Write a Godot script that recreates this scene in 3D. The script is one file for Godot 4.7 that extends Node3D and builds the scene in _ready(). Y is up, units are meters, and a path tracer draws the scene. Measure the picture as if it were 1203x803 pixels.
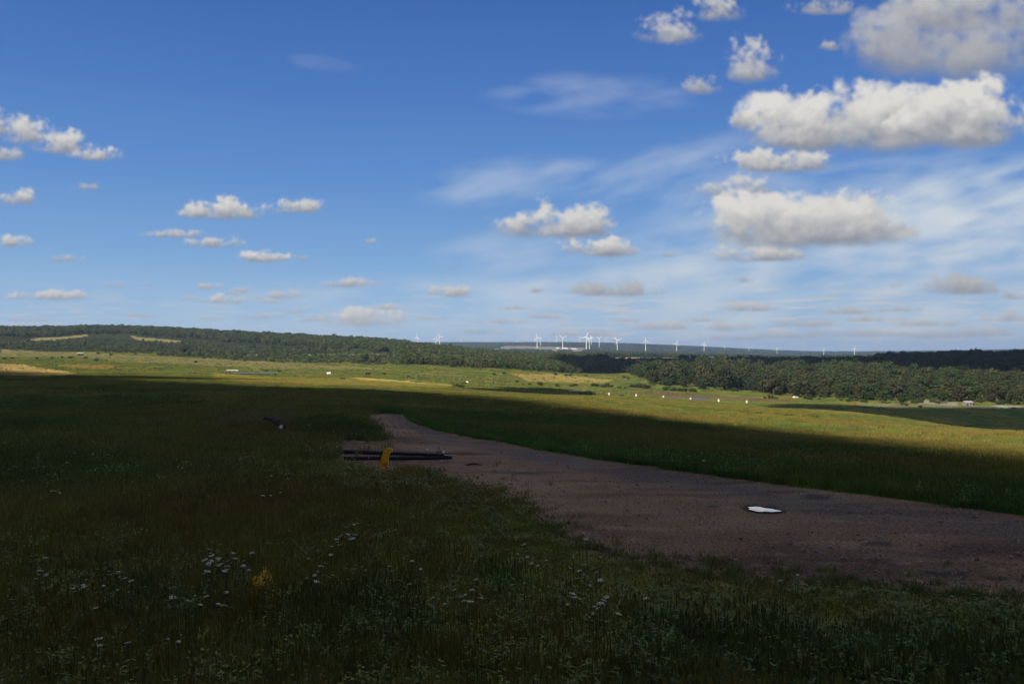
extends Node3D
# Open grassland under passing clouds, seen from a raised bank: dirt track, sunlit valley, wooded hills and a far wind farm.

const EYE := 5.0            # height of the camera over the bank's foot
const F := 994.0            # focal length for a picture 1203 wide
const CX := 601.5
const CY := 401.5
const PITCH := 0.01056      # radians upwards
const FRONT := 34.0         # degrees either side that the fine ground covers

var rng := RandomNumberGenerator.new()
var to_sun := Vector3(-0.49, 0.574, 0.655).normalized()
var table := PackedFloat32Array()
var n_fine := FastNoiseLite.new()
var n_mid := FastNoiseLite.new()
var n_patch := FastNoiseLite.new()
var n_hill := FastNoiseLite.new()
var n_field := FastNoiseLite.new()
var zones := []
var clearings := []
var road_poly := PackedVector2Array()
var road_box := Rect2()
var bare_poly := PackedVector2Array()
var bare_box := Rect2()
var used := {}
var puddle_at := Vector3.ZERO
var track_sides := []
var wet := []

# ---------------------------------------------------------------- terrain
# bearing (picture column), then metres below the eye at each distance in KNOTS
const KNOTS := [1.0, 12.3, 20.0, 35.0, 60.0, 100.0, 160.0, 250.0, 400.0, 600.0, 850.0, 1100.0, 1400.0, 1800.0, 2300.0, 3000.0, 4500.0, 6500.0, 8500.0, 12000.0, 20000.0]
const COLUMNS := [
	[0.0, [4.6, 4.84, 4.95, 5.1, 5.5, 6.2, 7.2, 8.4, 9.9, 10.6, 8.5, 2.0, -11.0, -31.0, -54.0, -52.0, -20.0, -20.0, -20.0, -20.0, -20.0]],
	[150.0, [4.6, 4.84, 4.95, 5.1, 5.6, 6.4, 7.5, 8.9, 11.0, 12.2, 10.5, 4.0, -8.0, -28.0, -58.0, -55.0, -20.0, -20.0, -20.0, -20.0, -20.0]],
	[300.0, [4.6, 4.84, 4.95, 5.1, 5.6, 6.4, 7.9, 10.0, 13.0, 15.2, 14.6, 9.5, -2.0, -18.0, -40.0, -40.0, -10.0, -15.0, -30.0, -30.0, -30.0]],
	[450.0, [4.6, 4.84, 4.95, 5.12, 5.8, 6.9, 8.8, 11.4, 15.0, 17.6, 18.2, 11.5, 2.0, -10.0, -21.0, -12.0, 5.0, -20.0, -72.0, -85.0, -60.0]],
	[600.0, [4.6, 4.84, 4.95, 5.2, 6.2, 7.7, 9.6, 13.3, 19.6, 24.0, 24.5, 20.5, 17.0, 15.5, 14.5, 18.0, 1.0, -30.0, -78.0, -90.0, -60.0]],
	[700.0, [4.6, 4.84, 4.97, 5.25, 6.5, 8.4, 10.9, 14.3, 21.8, 28.5, 31.5, 28.5, 24.0, 21.0, 18.5, 19.0, 6.0, -8.0, -74.0, -85.0, -55.0]],
	[800.0, [4.6, 4.84, 5.0, 5.3, 6.9, 9.4, 12.5, 17.0, 23.2, 33.0, 32.0, 27.5, 25.0, 22.5, 20.5, 21.0, 24.0, 12.0, -42.0, -55.0, -30.0]],
	[950.0, [4.6, 4.84, 5.0, 5.35, 7.1, 10.2, 13.6, 17.9, 30.0, 38.5, 35.0, 29.0, 26.5, 26.0, 26.0, 28.0, 37.0, 46.0, 20.0, 10.0, 10.0]],
	[1080.0, [4.6, 4.84, 5.02, 5.45, 7.3, 10.8, 14.4, 21.5, 36.0, 43.5, 38.0, 28.0, 19.5, 21.0, 22.0, 22.0, 24.0, 24.0, 16.0, 2.0, 5.0]],
	[1203.0, [4.6, 4.84, 5.03, 5.6, 7.5, 10.7, 16.0, 29.0, 42.0, 46.5, 40.0, 28.0, 16.0, 19.0, 22.0, 18.0, 12.0, 2.0, -6.0, -15.0, -10.0]]]
const T_AZ := 361
const T_R := 242
const T_STEP := 0.041

func crom(a: float, b: float, c: float, d: float, t: float) -> float:
	return b + 0.5 * t * (c - a + t * (2.0 * a - 5.0 * b + 4.0 * c - d + t * (3.0 * (b - c) + d - a)))

func profile(col: int, lr: float) -> float:
	var v: Array = COLUMNS[col][1]
	var n := KNOTS.size()
	var i := 0
	while i < n - 2 and log(KNOTS[i + 1]) < lr:
		i += 1
	var a: float = log(KNOTS[i])
	var b: float = log(KNOTS[i + 1])
	var t := clampf((lr - a) / (b - a), 0.0, 1.0)
	return crom(v[maxi(i - 1, 0)], v[i], v[i + 1], v[mini(i + 2, n - 1)], t)

func make_table() -> void:
	table.resize(T_AZ * T_R)
	for ri in T_R:
		var lr := ri * T_STEP
		for ai in T_AZ:
			var az := deg_to_rad(ai - 180.0)
			var px := CX + F * tan(clampf(az, -1.2, 1.2))
			var cosine := cos(clampf(az, -0.55, 0.55))
			var ld := maxf(0.0, lr + log(cosine))
			var i := 0
			while i < COLUMNS.size() - 2 and float(COLUMNS[i + 1][0]) < px:
				i += 1
			var t := clampf((px - COLUMNS[i][0]) / (COLUMNS[i + 1][0] - COLUMNS[i][0]), 0.0, 1.0)
			var d := crom(profile(maxi(i - 1, 0), ld), profile(i, ld), profile(i + 1, ld), profile(mini(i + 2, COLUMNS.size() - 1), ld), t)
			var away := smoothstep(0.9, 1.7, absf(az))
			table[ri * T_AZ + ai] = lerpf(d, 4.6, away)

func height(x: float, z: float) -> float:
	var r := maxf(sqrt(x * x + z * z), 1.01)
	var fa := (rad_to_deg(atan2(x, -z)) + 180.0)
	var fr := minf(log(r) / T_STEP, T_R - 1.01)
	var ai := clampi(int(fa), 0, T_AZ - 2)
	var ri := int(fr)
	var ta := fa - ai
	var tr := fr - ri
	var k := ri * T_AZ + ai
	var d := lerpf(lerpf(table[k], table[k + 1], ta), lerpf(table[k + T_AZ], table[k + T_AZ + 1], ta), tr)
	var y := EYE - d + n_mid.get_noise_2d(x, z) * 0.11
	if r > 250.0:
		y += n_hill.get_noise_2d(x, z) * clampf((r - 250.0) * 0.0025, 0.0, 3.5)
	return y

func ground(x: float, z: float) -> Vector3:
	return Vector3(x, height(x, z), z)

# the point of the ground met by the sight line through a picture position
func seen_at(px: float, py: float) -> Vector3:
	var d := Vector3((px - CX) / F, -(py - CY) / F, -1.0).rotated(Vector3.RIGHT, PITCH)
	var t := 8.0
	var was := t
	while t < 16000.0:
		var p := d * t
		if EYE + p.y < height(p.x, p.z):
			break
		was = t
		t *= 1.008
	for i in 12:
		var m := 0.5 * (was + t)
		if EYE + d.y * m < height(d.x * m, d.z * m):
			t = m
		else:
			was = m
	return ground(d.x * t, d.z * t)

# a point of the ground on a bearing, at a distance
func bearing(px: float, depth: float) -> Vector3:
	return ground((px - CX) / F * depth, -depth)

func flat_poly(pts: Array) -> PackedVector2Array:
	var out := PackedVector2Array()
	for p in pts:
		var g := seen_at(p[0], p[1])
		out.append(Vector2(g.x, g.z))
	return out

func box_of(p: PackedVector2Array) -> Rect2:
	var r := Rect2(p[0], Vector2.ZERO)
	for q in p:
		r = r.expand(q)
	return r

func inside(p: PackedVector2Array, b: Rect2, x: float, z: float) -> bool:
	var v := Vector2(x, z)
	return b.has_point(v) and Geometry2D.is_point_in_polygon(v, p)

# colour (linear) of what grows or lies at a place
func tint(x: float, z: float) -> Color:
	var r := sqrt(x * x + z * z)
	var a := n_patch.get_noise_2d(x, z)
	var b := n_field.get_noise_2d(x, z)
	var c := n_patch.get_noise_2d(x * 0.23 + 700.0, z * 0.23)
	var col: Color
	var e := n_patch.get_noise_2d(x * 2.2 - 300.0, z * 2.2)
	# one meadow from the bank to the woods: olive grass with green, straw and reddish patches
	col = Color(0.168, 0.19, 0.04)
	col = col.lerp(Color(0.265, 0.25, 0.065), clampf(a * 1.5 + 0.3 * b - 0.1, 0.0, 0.9))
	col = col.lerp(Color(0.078, 0.145, 0.034), clampf(e * 2.2 + 0.12, 0.0, 0.9))
	col = col.lerp(Color(0.19, 0.115, 0.042), clampf(-b * 1.3 - e * 1.2 - 0.25 + c * 0.5, 0.0, 0.4))
	if true:
		if r > 1300.0:
			col = Color(0.045, 0.055, 0.022)
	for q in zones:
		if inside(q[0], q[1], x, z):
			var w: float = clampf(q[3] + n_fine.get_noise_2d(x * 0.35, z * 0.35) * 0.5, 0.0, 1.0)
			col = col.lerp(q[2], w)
	return col

func zone(pts: Array, c: Color, weight := 0.85) -> void:
	var p := flat_poly(pts)
	zones.append([p, box_of(p), c, weight])

func zone_d(pts: Array, c: Color, weight := 0.85) -> PackedVector2Array:
	var p := PackedVector2Array()
	for q in pts:
		var g := bearing(q[0], q[1])
		p.append(Vector2(g.x, g.z))
	zones.append([p, box_of(p), c, weight])
	return p

# ---------------------------------------------------------------- helpers
func numbered(called: String) -> String:
	if not used.has(called):
		used[called] = 0
		return called
	used[called] += 1
	return "%s_%03d" % [called, used[called]]

func tag(o: Node, label := "", category := "", group := "", kind := "") -> void:
	if label: o.set_meta("label", label)
	if category: o.set_meta("category", category)
	if group: o.set_meta("group", group)
	if kind: o.set_meta("kind", kind)

func thing(called: String, label: String, category: String, at: Vector3, group := "", turn := 0.0) -> Node3D:
	var o := Node3D.new()
	o.name = numbered(called)
	add_child(o)
	o.position = at
	o.rotation.y = turn
	tag(o, label, category, group)
	return o

func part(called: String, m: Mesh, mat: Material, parent: Node) -> MeshInstance3D:
	var o := MeshInstance3D.new()
	o.name = called if parent != self else numbered(called)
	o.mesh = m
	if mat: o.material_override = mat
	parent.add_child(o, true)
	return o

func mat(c: Color, rough := 0.85, vertex := false) -> StandardMaterial3D:
	var m := StandardMaterial3D.new()
	m.albedo_color = c.linear_to_srgb()
	m.roughness = rough
	m.vertex_color_use_as_albedo = vertex
	m.metallic_specular = 0.3
	return m

func noise_tex(freq: float, lo: float, hi: float, s: int, size := 512, octaves := 5) -> NoiseTexture2D:
	var n := FastNoiseLite.new()
	n.noise_type = FastNoiseLite.TYPE_SIMPLEX_SMOOTH
	n.seed = s
	n.frequency = freq
	n.fractal_octaves = octaves
	var t := NoiseTexture2D.new()
	t.width = size
	t.height = size
	t.seamless = true
	t.noise = n
	var g := Gradient.new()
	g.set_color(0, Color(lo, lo, lo).linear_to_srgb())
	g.set_color(1, Color(hi, hi, hi).linear_to_srgb())
	t.color_ramp = g
	return t

class Shape:
	var v := PackedVector3Array()
	var n := PackedVector3Array()
	var c := PackedColorArray()
	var i := PackedInt32Array()
	func tri(a: Vector3, b: Vector3, d: Vector3, col := Color.WHITE) -> void:
		var k := v.size()
		v.append(a); v.append(b); v.append(d)
		c.append(col); c.append(col); c.append(col)
		i.append(k); i.append(k + 2); i.append(k + 1)
	# corners counter-clockwise as seen from outside
	func quad(a: Vector3, b: Vector3, d: Vector3, e: Vector3, col := Color.WHITE) -> void:
		var k := v.size()
		v.append(a); v.append(b); v.append(d); v.append(e)
		c.append(col); c.append(col); c.append(col); c.append(col)
		i.append(k); i.append(k + 2); i.append(k + 1)
		i.append(k); i.append(k + 3); i.append(k + 2)
	func box(at: Vector3, s: Vector3, b := Basis(), col := Color.WHITE) -> void:
		var h := s * 0.5
		var p := []
		for q in 8:
			p.append(at + b * Vector3(h.x if q & 1 else -h.x, h.y if q & 2 else -h.y, h.z if q & 4 else -h.z))
		quad(p[4], p[5], p[7], p[6], col); quad(p[1], p[0], p[2], p[3], col)
		quad(p[5], p[1], p[3], p[7], col); quad(p[0], p[4], p[6], p[2], col)
		quad(p[6], p[7], p[3], p[2], col); quad(p[0], p[1], p[5], p[4], col)
	func tube(pts: Array, rad: Array, sides := 8, col := Color.WHITE, squash := 1.0, wobble := 0.0, g: RandomNumberGenerator = null) -> void:
		var rings := []
		for k in pts.size():
			var dir: Vector3 = (pts[mini(k + 1, pts.size() - 1)] - pts[maxi(k - 1, 0)]).normalized()
			var side := dir.cross(Vector3.UP if absf(dir.y) < 0.9 else Vector3.FORWARD).normalized()
			var up := side.cross(dir).normalized()
			var ring := []
			for s in sides:
				var a := TAU * s / sides
				var r: float = rad[k] * (1.0 + (g.randf_range(-wobble, wobble) if g else 0.0))
				ring.append(pts[k] + side * cos(a) * r + up * sin(a) * r * squash)
			rings.append(ring)
		for k in pts.size() - 1:
			for s in sides:
				var t := (s + 1) % sides
				quad(rings[k][s], rings[k][t], rings[k + 1][t], rings[k + 1][s], col)
		for s in range(1, sides - 1):
			tri(rings[0][0], rings[0][s + 1], rings[0][s], col)
			tri(rings[-1][0], rings[-1][s], rings[-1][s + 1], col)
	func mesh(m: Material = null) -> ArrayMesh:
		var a := []
		a.resize(Mesh.ARRAY_MAX)
		a[Mesh.ARRAY_VERTEX] = v
		a[Mesh.ARRAY_COLOR] = c
		a[Mesh.ARRAY_INDEX] = i
		if n.size() == v.size():
			a[Mesh.ARRAY_NORMAL] = n
		var out := ArrayMesh.new()
		out.add_surface_from_arrays(Mesh.PRIMITIVE_TRIANGLES, a)
		if m: out.surface_set_material(0, m)
		return out

func scatter(called: String, m: Mesh, places: Array, tints: PackedColorArray, mt: Material = null) -> MultiMeshInstance3D:
	var mm := MultiMesh.new()
	mm.transform_format = MultiMesh.TRANSFORM_3D
	mm.use_colors = true
	mm.mesh = m
	mm.instance_count = places.size()
	var buf := PackedFloat32Array()
	buf.resize(places.size() * 16)
	var k := 0
	for q in places.size():
		var t: Transform3D = places[q]
		var b := t.basis
		buf[k] = b.x.x; buf[k + 1] = b.y.x; buf[k + 2] = b.z.x; buf[k + 3] = t.origin.x
		buf[k + 4] = b.x.y; buf[k + 5] = b.y.y; buf[k + 6] = b.z.y; buf[k + 7] = t.origin.y
		buf[k + 8] = b.x.z; buf[k + 9] = b.y.z; buf[k + 10] = b.z.z; buf[k + 11] = t.origin.z
		var c := tints[q]
		buf[k + 12] = c.r; buf[k + 13] = c.g; buf[k + 14] = c.b; buf[k + 15] = 1.0
		k += 16
	mm.buffer = buf
	var o := MultiMeshInstance3D.new()
	o.name = numbered(called)
	o.multimesh = mm
	if mt: o.material_override = mt
	add_child(o)
	return o

# ---------------------------------------------------------------- sky
# cumulus in view: centre, base, half width, height (picture units), brightness, firmness
const CLOUDS := [
	[40, 378, 40, 5, 0.55, 0.4], [160, 372, 30, 4, 0.5, 0.4], [345, 368, 26, 5, 0.6, 0.4], [500, 376, 30, 6, 0.55, 0.4], [590, 380, 40, 6, 0.5, 0.4], [640, 374, 26, 7, 0.6, 0.5], [830, 378, 26, 6, 0.6, 0.5], [1060, 366, 34, 7, 0.6, 0.5], [735, 378, 22, 5, 0.55, 0.4], [220, 352, 16, 5, 0.6, 0.4], [300, 352, 12, 6, 0.6, 0.5], [318, 356, 20, 6, 0.6, 0.5], [275, 346, 14, 5, 0.6, 0.5],
	[930, 398, 60, 10, 0.55, 0.5], [1010, 396, 70, 10, 0.5, 0.5], [1100, 398, 60, 12, 0.5, 0.5], [1160, 396, 45, 14, 0.6, 0.5], [860, 400, 50, 8, 0.5, 0.4],
	[300, 374, 30, 5, 0.5, 0.4], [250, 376, 20, 5, 0.5, 0.4], [690, 396, 60, 8, 0.4, 0.4], [560, 392, 35, 6, 0.35, 0.4],
	[780, 388, 45, 13, 0.75, 0.6], [858, 389, 36, 14, 0.75, 0.6], [950, 384, 45, 10, 0.55, 0.5], [1090, 384, 50, 12, 0.6, 0.5], [1020, 378, 35, 8, 0.5, 0.5], [1180, 378, 30, 14, 0.7, 0.5],
	[370, 378, 26, 8, 0.65, 0.5], [432, 385, 60, 26, 0.95, 0.9], [455, 364, 22, 9, 0.75, 0.5], [605, 364, 20, 6, 0.5, 0.4],
	[62, 353, 62, 14, 0.85, 0.8], [138, 337, 18, 6, 0.5, 0.4], [244, 340, 20, 9, 0.7, 0.5], [284, 343, 14, 7, 0.7, 0.5], [266, 357, 36, 13, 0.85, 0.7], [335, 352, 24, 13, 0.65, 0.5], [410, 338, 36, 13, 0.7, 0.7], [532, 349, 34, 15, 0.75, 0.8], [175, 336, 8, 5, 0.5, 0.4],
	[725, 349, 66, 20, 0.42, 0.7], [630, 344, 12, 7, 0.4, 0.5], [880, 366, 38, 13, 0.75, 0.7], [1002, 369, 46, 11, 0.55, 0.6], [1125, 347, 70, 27, 0.5, 0.8], [1195, 352, 20, 14, 0.5, 0.5], [875, 332, 12, 8, 0.35, 0.4],
	[204, 279, 40, 11, 0.75, 0.7], [250, 291, 40, 14, 0.75, 0.7], [310, 308, 38, 15, 0.95, 0.8], [355, 305, 9, 6, 0.6, 0.5], [75, 307, 26, 9, 0.6, 0.5], [14, 290, 24, 15, 0.85, 0.8], [437, 286, 11, 7, 0.55, 0.5],
	[264, 259, 60, 28, 0.9, 0.9], [350, 251, 36, 19, 0.8, 0.7], [22, 242, 26, 26, 0.85, 0.8], [100, 223, 19, 9, 0.5, 0.4],
	[8, 190, 26, 20, 0.6, 0.45], [-8, 160, 40, 34, 0.85, 0.7], [32, 170, 40, 34, 0.88, 0.75], [72, 181, 40, 30, 0.88, 0.8], [113, 189, 32, 20, 0.88, 0.8],
	[712, 302, 54, 27, 0.9, 0.9], [655, 282, 84, 46, 0.88, 0.9], [785, 302, 12, 7, 0.4, 0.4], [892, 308, 62, 22, 0.8, 0.8],
	[868, 234, 48, 32, 0.75, 0.6], [918, 204, 64, 34, 0.88, 0.9], [1050, 276, 20, 18, 0.5, 0.4],
	[930, 294, 135, 74, 0.97, 1.0], [1000, 290, 80, 66, 0.93, 1.0],
	[1090, 92, 100, 110, 0.5, 0.55], [1170, 100, 90, 130, 0.5, 0.55], [1130, 40, 100, 70, 0.52, 0.5],
	[1030, 180, 160, 92, 1.0, 1.0], [1130, 176, 90, 86, 1.0, 1.0], [940, 180, 70, 78, 1.0, 1.0],
	[872, 152, 20, 22, 0.55, 0.4], [826, 112, 26, 30, 0.55, 0.4], [884, 98, 40, 54, 0.75, 0.6], [790, 54, 42, 44, 0.75, 0.6], [846, 26, 34, 40, 0.7, 0.5], [970, 18, 45, 20, 0.4, 0.3], [975, 60, 14, 14, 0.45, 0.4]]
# veils of thin high cloud: centre, half width, half height, strength, slope
const VEILS := [[600, 212, 130, 34, 0.34, -0.12], [700, 112, 150, 32, 0.26, 0.02], [800, 205, 150, 50, 0.34, -0.2], [1150, 255, 210, 75, 1.0, -0.2], [1120, 250, 130, 50, 0.6, -0.15], [850, 335, 330, 34, 0.7, -0.04], [1000, 230, 300, 60, 0.35, -0.1], [1030, 320, 420, 105, 0.6, -0.05], [640, 370, 520, 60, 0.3, 0.0], [1000, 380, 420, 26, 0.42, 0.0], [640, 290, 160, 36, 0.3, -0.08], [380, 75, 50, 12, 0.1, 0.15], [1100, 300, 200, 26, 0.42, 0.0]]

func air(el: float) -> Color:
	var stops := [[-90.0, Color8(150, 172, 205)], [0.0, Color8(176, 198, 219)], [1.5, Color8(168, 195, 220)], [3.5, Color8(150, 185, 220)], [6.5, Color8(123, 166, 214)], [11.0, Color8(97, 144, 205)], [17.0, Color8(76, 121, 190)], [24.0, Color8(58, 100, 170)], [45.0, Color8(50, 84, 148)], [90.0, Color8(45, 75, 136)]]
	for i in stops.size() - 1:
		if el <= stops[i + 1][0]:
			return stops[i][1].srgb_to_linear().lerp(stops[i + 1][1].srgb_to_linear(), (el - stops[i][0]) / (stops[i + 1][0] - stops[i][0]))
	return stops[-1][1].srgb_to_linear()

func loose_clouds(col: Color, dir: Vector3, nb: FastNoiseLite, share: float) -> Color:
	if dir.y < 0.015 or share <= 0.0:
		return col
	var p := Vector2(dir.x, dir.z) / (dir.y + 0.04)
	var d := nb.get_noise_2d(p.x * 110.0, p.y * 110.0) + 0.35 * nb.get_noise_2d(p.x * 420.0 + 99.0, p.y * 420.0)
	var a := smoothstep(0.06, 0.42, d) * share
	var body := Color(0.72, 0.7, 0.67).lerp(Color(0.36, 0.37, 0.41), smoothstep(0.35, 0.75, d))
	var veil := smoothstep(0.0, 0.8, nb.get_noise_2d(p.x * 40.0 + 500.0, p.y * 90.0)) * 0.35 * share
	return col.lerp(Color(0.55, 0.6, 0.68), veil).lerp(body, a)

func make_sky() -> Image:
	var nb := FastNoiseLite.new()
	nb.noise_type = FastNoiseLite.TYPE_SIMPLEX_SMOOTH
	nb.seed = 11
	nb.frequency = 0.01
	nb.fractal_octaves = 5
	var n1 := FastNoiseLite.new()
	n1.noise_type = FastNoiseLite.TYPE_SIMPLEX_SMOOTH
	n1.seed = 5
	n1.frequency = 0.01
	n1.fractal_octaves = 3
	var n2 := n1.duplicate() as FastNoiseLite
	n2.seed = 9
	n2.fractal_octaves = 5
	# the whole dome, coarse
	var w := 1024
	var h := 512
	var data := PackedFloat32Array()
	data.resize(w * h * 3)
	for j in h:
		var el := 90.0 - (j + 0.5) * 180.0 / h
		var base := air(el)
		for i in w:
			var c := base
			if el > 0.0:
				var az := (i + 0.5) / w * TAU
				var ad := rad_to_deg(absf(wrapf(az, -PI, PI)))
				var e := deg_to_rad(el)
				var out_w := maxf(smoothstep(31.0, 36.0, ad), smoothstep(23.0, 27.5, el))
				c = loose_clouds(base, Vector3(sin(az) * cos(e), sin(e), -cos(az) * cos(e)), nb, out_w)
			var k := (j * w + i) * 3
			data[k] = c.r; data[k + 1] = c.g; data[k + 2] = c.b
	var im := Image.create_from_data(w, h, false, Image.FORMAT_RGBF, data.to_byte_array())
	im.resize(4096, 2048, Image.INTERPOLATE_CUBIC)
	# the part in view, fine
	var x0 := -440
	var x1 := 440
	var y0 := 700
	var y1 := 1030
	var ww := x1 - x0
	var hh := y1 - y0
	var px := PackedFloat32Array()
	var py := PackedFloat32Array()
	var cr := PackedColorArray()
	px.resize(ww * hh); py.resize(ww * hh); cr.resize(ww * hh)
	var inv := Basis(Vector3.RIGHT, -PITCH)
	for j in hh:
		var el := 90.0 - (y0 + j + 0.5) * 180.0 / 2048.0
		var e := deg_to_rad(el)
		var base := air(el)
		for i in ww:
			var az := (x0 + i + 0.5) / 4096.0 * TAU
			var dir := Vector3(sin(az) * cos(e), sin(e), -cos(az) * cos(e))
			var q := inv * dir
			var k := j * ww + i
			var x := CX - F * q.x / q.z
			var y := CY + F * q.y / q.z
			px[k] = x
			py[k] = y
			var c := base
			var out_w := maxf(smoothstep(31.0, 36.0, rad_to_deg(absf(az))), smoothstep(23.0, 27.5, el))
			if out_w > 0.0 and el > 0.0:
				c = loose_clouds(base, dir, nb, out_w)
			for v in VEILS:
				var dx := (x - float(v[0])) / float(v[2])
				var dy := (y - float(v[1]) - (x - float(v[0])) * float(v[5])) / float(v[3])
				var f := 1.0 - dx * dx - dy * dy
				if f > 0.0:
					var yy := y - x * float(v[5])
					var s := n2.get_noise_2d(x * 0.9 + yy * 0.7, yy * 3.0) * 0.7 + n1.get_noise_2d(x * 0.5, yy * 1.3 + 300.0) * 0.8 + 0.42
					c = c.lerp(Color(0.63, 0.69, 0.74), clampf(s, 0.0, 1.0) * smoothstep(0.0, 0.8, f) * float(v[4]))
			# small broken cloud crowding towards the horizon
			var crowd := smoothstep(318.0, 372.0, y) * (0.45 + 0.55 * smoothstep(420.0, 800.0, x)) * (1.0 - out_w)
			if crowd > 0.0 and y < 408.0:
				var z2 := 46.0 / (418.0 - y)
				var u := (x - CX) * z2 * 0.9
				var bd := n1.get_noise_2d(u, 900.0 * z2) + 0.6 * n2.get_noise_2d(u * 2.6 + 70.0, 2300.0 * z2)
				var low := n1.get_noise_2d(u, 900.0 * z2 + 26.0 * z2)
				c = c.lerp(Color(0.46, 0.47, 0.5).lerp(Color(0.68, 0.66, 0.64), clampf(0.5 + (bd - low) * 0.8, 0.0, 1.0)), smoothstep(0.12, 0.5, bd) * crowd * 0.8)
			cr[k] = c
	for q in CLOUDS:
		var cx: float = q[0]
		var cy: float = q[1]
		var hw: float = q[2] * 1.02
		var ch: float = q[3]
		var bright: float = q[4]
		var firm: float = q[5]
		var s1 := 100.0 * 1.15 / sqrt(hw * ch * 1.6)
		var s2 := 100.0 * 2.6 / sqrt(hw * ch * 1.6)
		var ox: float = cx * 3.7
		var lx := -0.10 * sqrt(hw * ch)
		var ly := -0.2 * ch
		# rows and columns that it can reach
		for j in hh:
			var mid := j * ww + ww / 2
			if py[mid] < cy - ch * 2.2 - 40.0 or py[mid] > cy + ch * 0.9 + 40.0:
				continue
			for i in ww:
				var k := j * ww + i
				var x := px[k]
				var y := py[k]
				if x < cx - hw * 1.5 or x > cx + hw * 1.5 or y < cy - ch * 1.7 or y > cy + ch * 0.6:
					continue
				var d := puff(x, y, cx, cy, hw, ch, s1, s2, ox, n1, n2)
				var soft := lerpf(1.2, lerpf(0.48, 0.85, smoothstep(-0.7, 0.1, (y - cy) / ch)), firm)
				var a := smoothstep(0.0, soft, d) * lerpf(0.75, 1.0, firm)
				if a <= 0.002:
					continue
				var dl := puff(x + lx, y + ly, cx, cy, hw, ch, s1, s2, ox, n1, n2)
				var v := (y - cy) / ch
				var lit := clampf(0.72 + (d - dl) * 0.5 - maxf(0.0, v + 0.62) * 1.25 + maxf(0.0, -0.5 - v) * 0.3 + n2.get_noise_2d(x * s2 * 0.9 + 40.0, y * s2 * 0.9) * 0.22, 0.0, 1.0)
				var body := Color(0.27, 0.29, 0.335).lerp(Color(0.73, 0.71, 0.675), lit * bright)
				var far := smoothstep(300.0, 400.0, y) * 0.45
				body = body.lerp(Color(0.52, 0.53, 0.57), far)
				cr[k] = cr[k].lerp(body, a)
	var fine := PackedFloat32Array()
	fine.resize(ww * hh * 3)
	for k in ww * hh:
		fine[k * 3] = cr[k].r; fine[k * 3 + 1] = cr[k].g; fine[k * 3 + 2] = cr[k].b
	var win := Image.create_from_data(ww, hh, false, Image.FORMAT_RGBF, fine.to_byte_array())
	im.blit_rect(win, Rect2i(0, 0, -x0, hh), Vector2i(4096 + x0, y0))
	im.blit_rect(win, Rect2i(-x0, 0, x1, hh), Vector2i(0, y0))
	return im

func puff(x: float, y: float, cx: float, cy: float, hw: float, ch: float, s1: float, s2: float, ox: float, n1: FastNoiseLite, n2: FastNoiseLite) -> float:
	var u := (x - cx) / hw
	var v := (y - cy) / ch + 0.26
	var rough := lerpf(1.0, 0.4, clampf(v * 4.0 + 0.5, 0.0, 1.0))
	v = v / 0.74 if v < 0.0 else v / 0.3
	return 0.78 - u * u * 0.8 - v * v * 0.8 + (n1.get_noise_2d(x * s1 + ox, y * s1 * 1.25) * 0.75 + (0.2 - absf(n2.get_noise_2d(x * s2 + ox, y * s2 * 1.2))) * 0.45 + n2.get_noise_2d(x * s2 * 2.1 - ox, y * s2 * 2.3) * 0.3) * rough

# ---------------------------------------------------------------- plants
func blade(s: Shape, root: Vector3, dir: float, lean: float, tall: float, wide: float, c: Color) -> void:
	var out := Vector3(cos(dir), 0, sin(dir))
	var side := Vector3(-out.z, 0, out.x).rotated(Vector3.UP, rng.randf_range(-1.2, 1.2)) * wide * 0.5
	var mid := root + Vector3.UP * tall * 0.55 + out * lean * 0.3
	var tip := root + Vector3.UP * tall + out * lean
	s.quad(root - side, root + side, mid + side * 0.8, mid - side * 0.8, c)
	s.tri(mid - side * 0.8, mid + side * 0.8, tip, c)

func tuft(blades: int, radius: float, tall: float, wide: float) -> Shape:
	var s := Shape.new()
	for k in blades:
		var a := rng.randf() * TAU
		var r := radius * sqrt(rng.randf())
		var g := rng.randf_range(0.55, 1.45)
		var c := Color(g * rng.randf_range(0.85, 1.18), g, g * rng.randf_range(0.8, 1.2))
		blade(s, Vector3(cos(a) * r, -0.03, sin(a) * r), a + rng.randf_range(-0.9, 0.9), tall * rng.randf_range(0.1, 0.55), tall * rng.randf_range(0.5, 1.0), wide * rng.randf_range(0.6, 1.2), c)
	return s

func seed_tuft(stems: int, radius: float, tall: float, wide: float) -> Shape:
	var s := Shape.new()
	for k in stems:
		var a := rng.randf() * TAU
		var r := radius * sqrt(rng.randf())
		var g := rng.randf_range(0.75, 1.2)
		var c := Color(g, g, g)
		var root := Vector3(cos(a) * r, -0.03, sin(a) * r)
		var t := tall * rng.randf_range(0.65, 1.0)
		var lean := t * rng.randf_range(0.05, 0.3)
		blade(s, root, a, lean, t, wide * 0.5, c)
		var tip := root + Vector3(cos(a) * lean, t, sin(a) * lean)
		for q in 3:
			var b := a + q * 2.1
			var w := Vector3(cos(b), 0, sin(b)) * wide * 1.6
			s.quad(tip - Vector3.UP * t * 0.24, tip - Vector3.UP * t * 0.12 + w, tip + Vector3.UP * t * 0.03, tip - Vector3.UP * t * 0.12 - w * 0.3, Color(g * 1.15, g * 0.95, g * 0.9))
	return s

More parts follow.
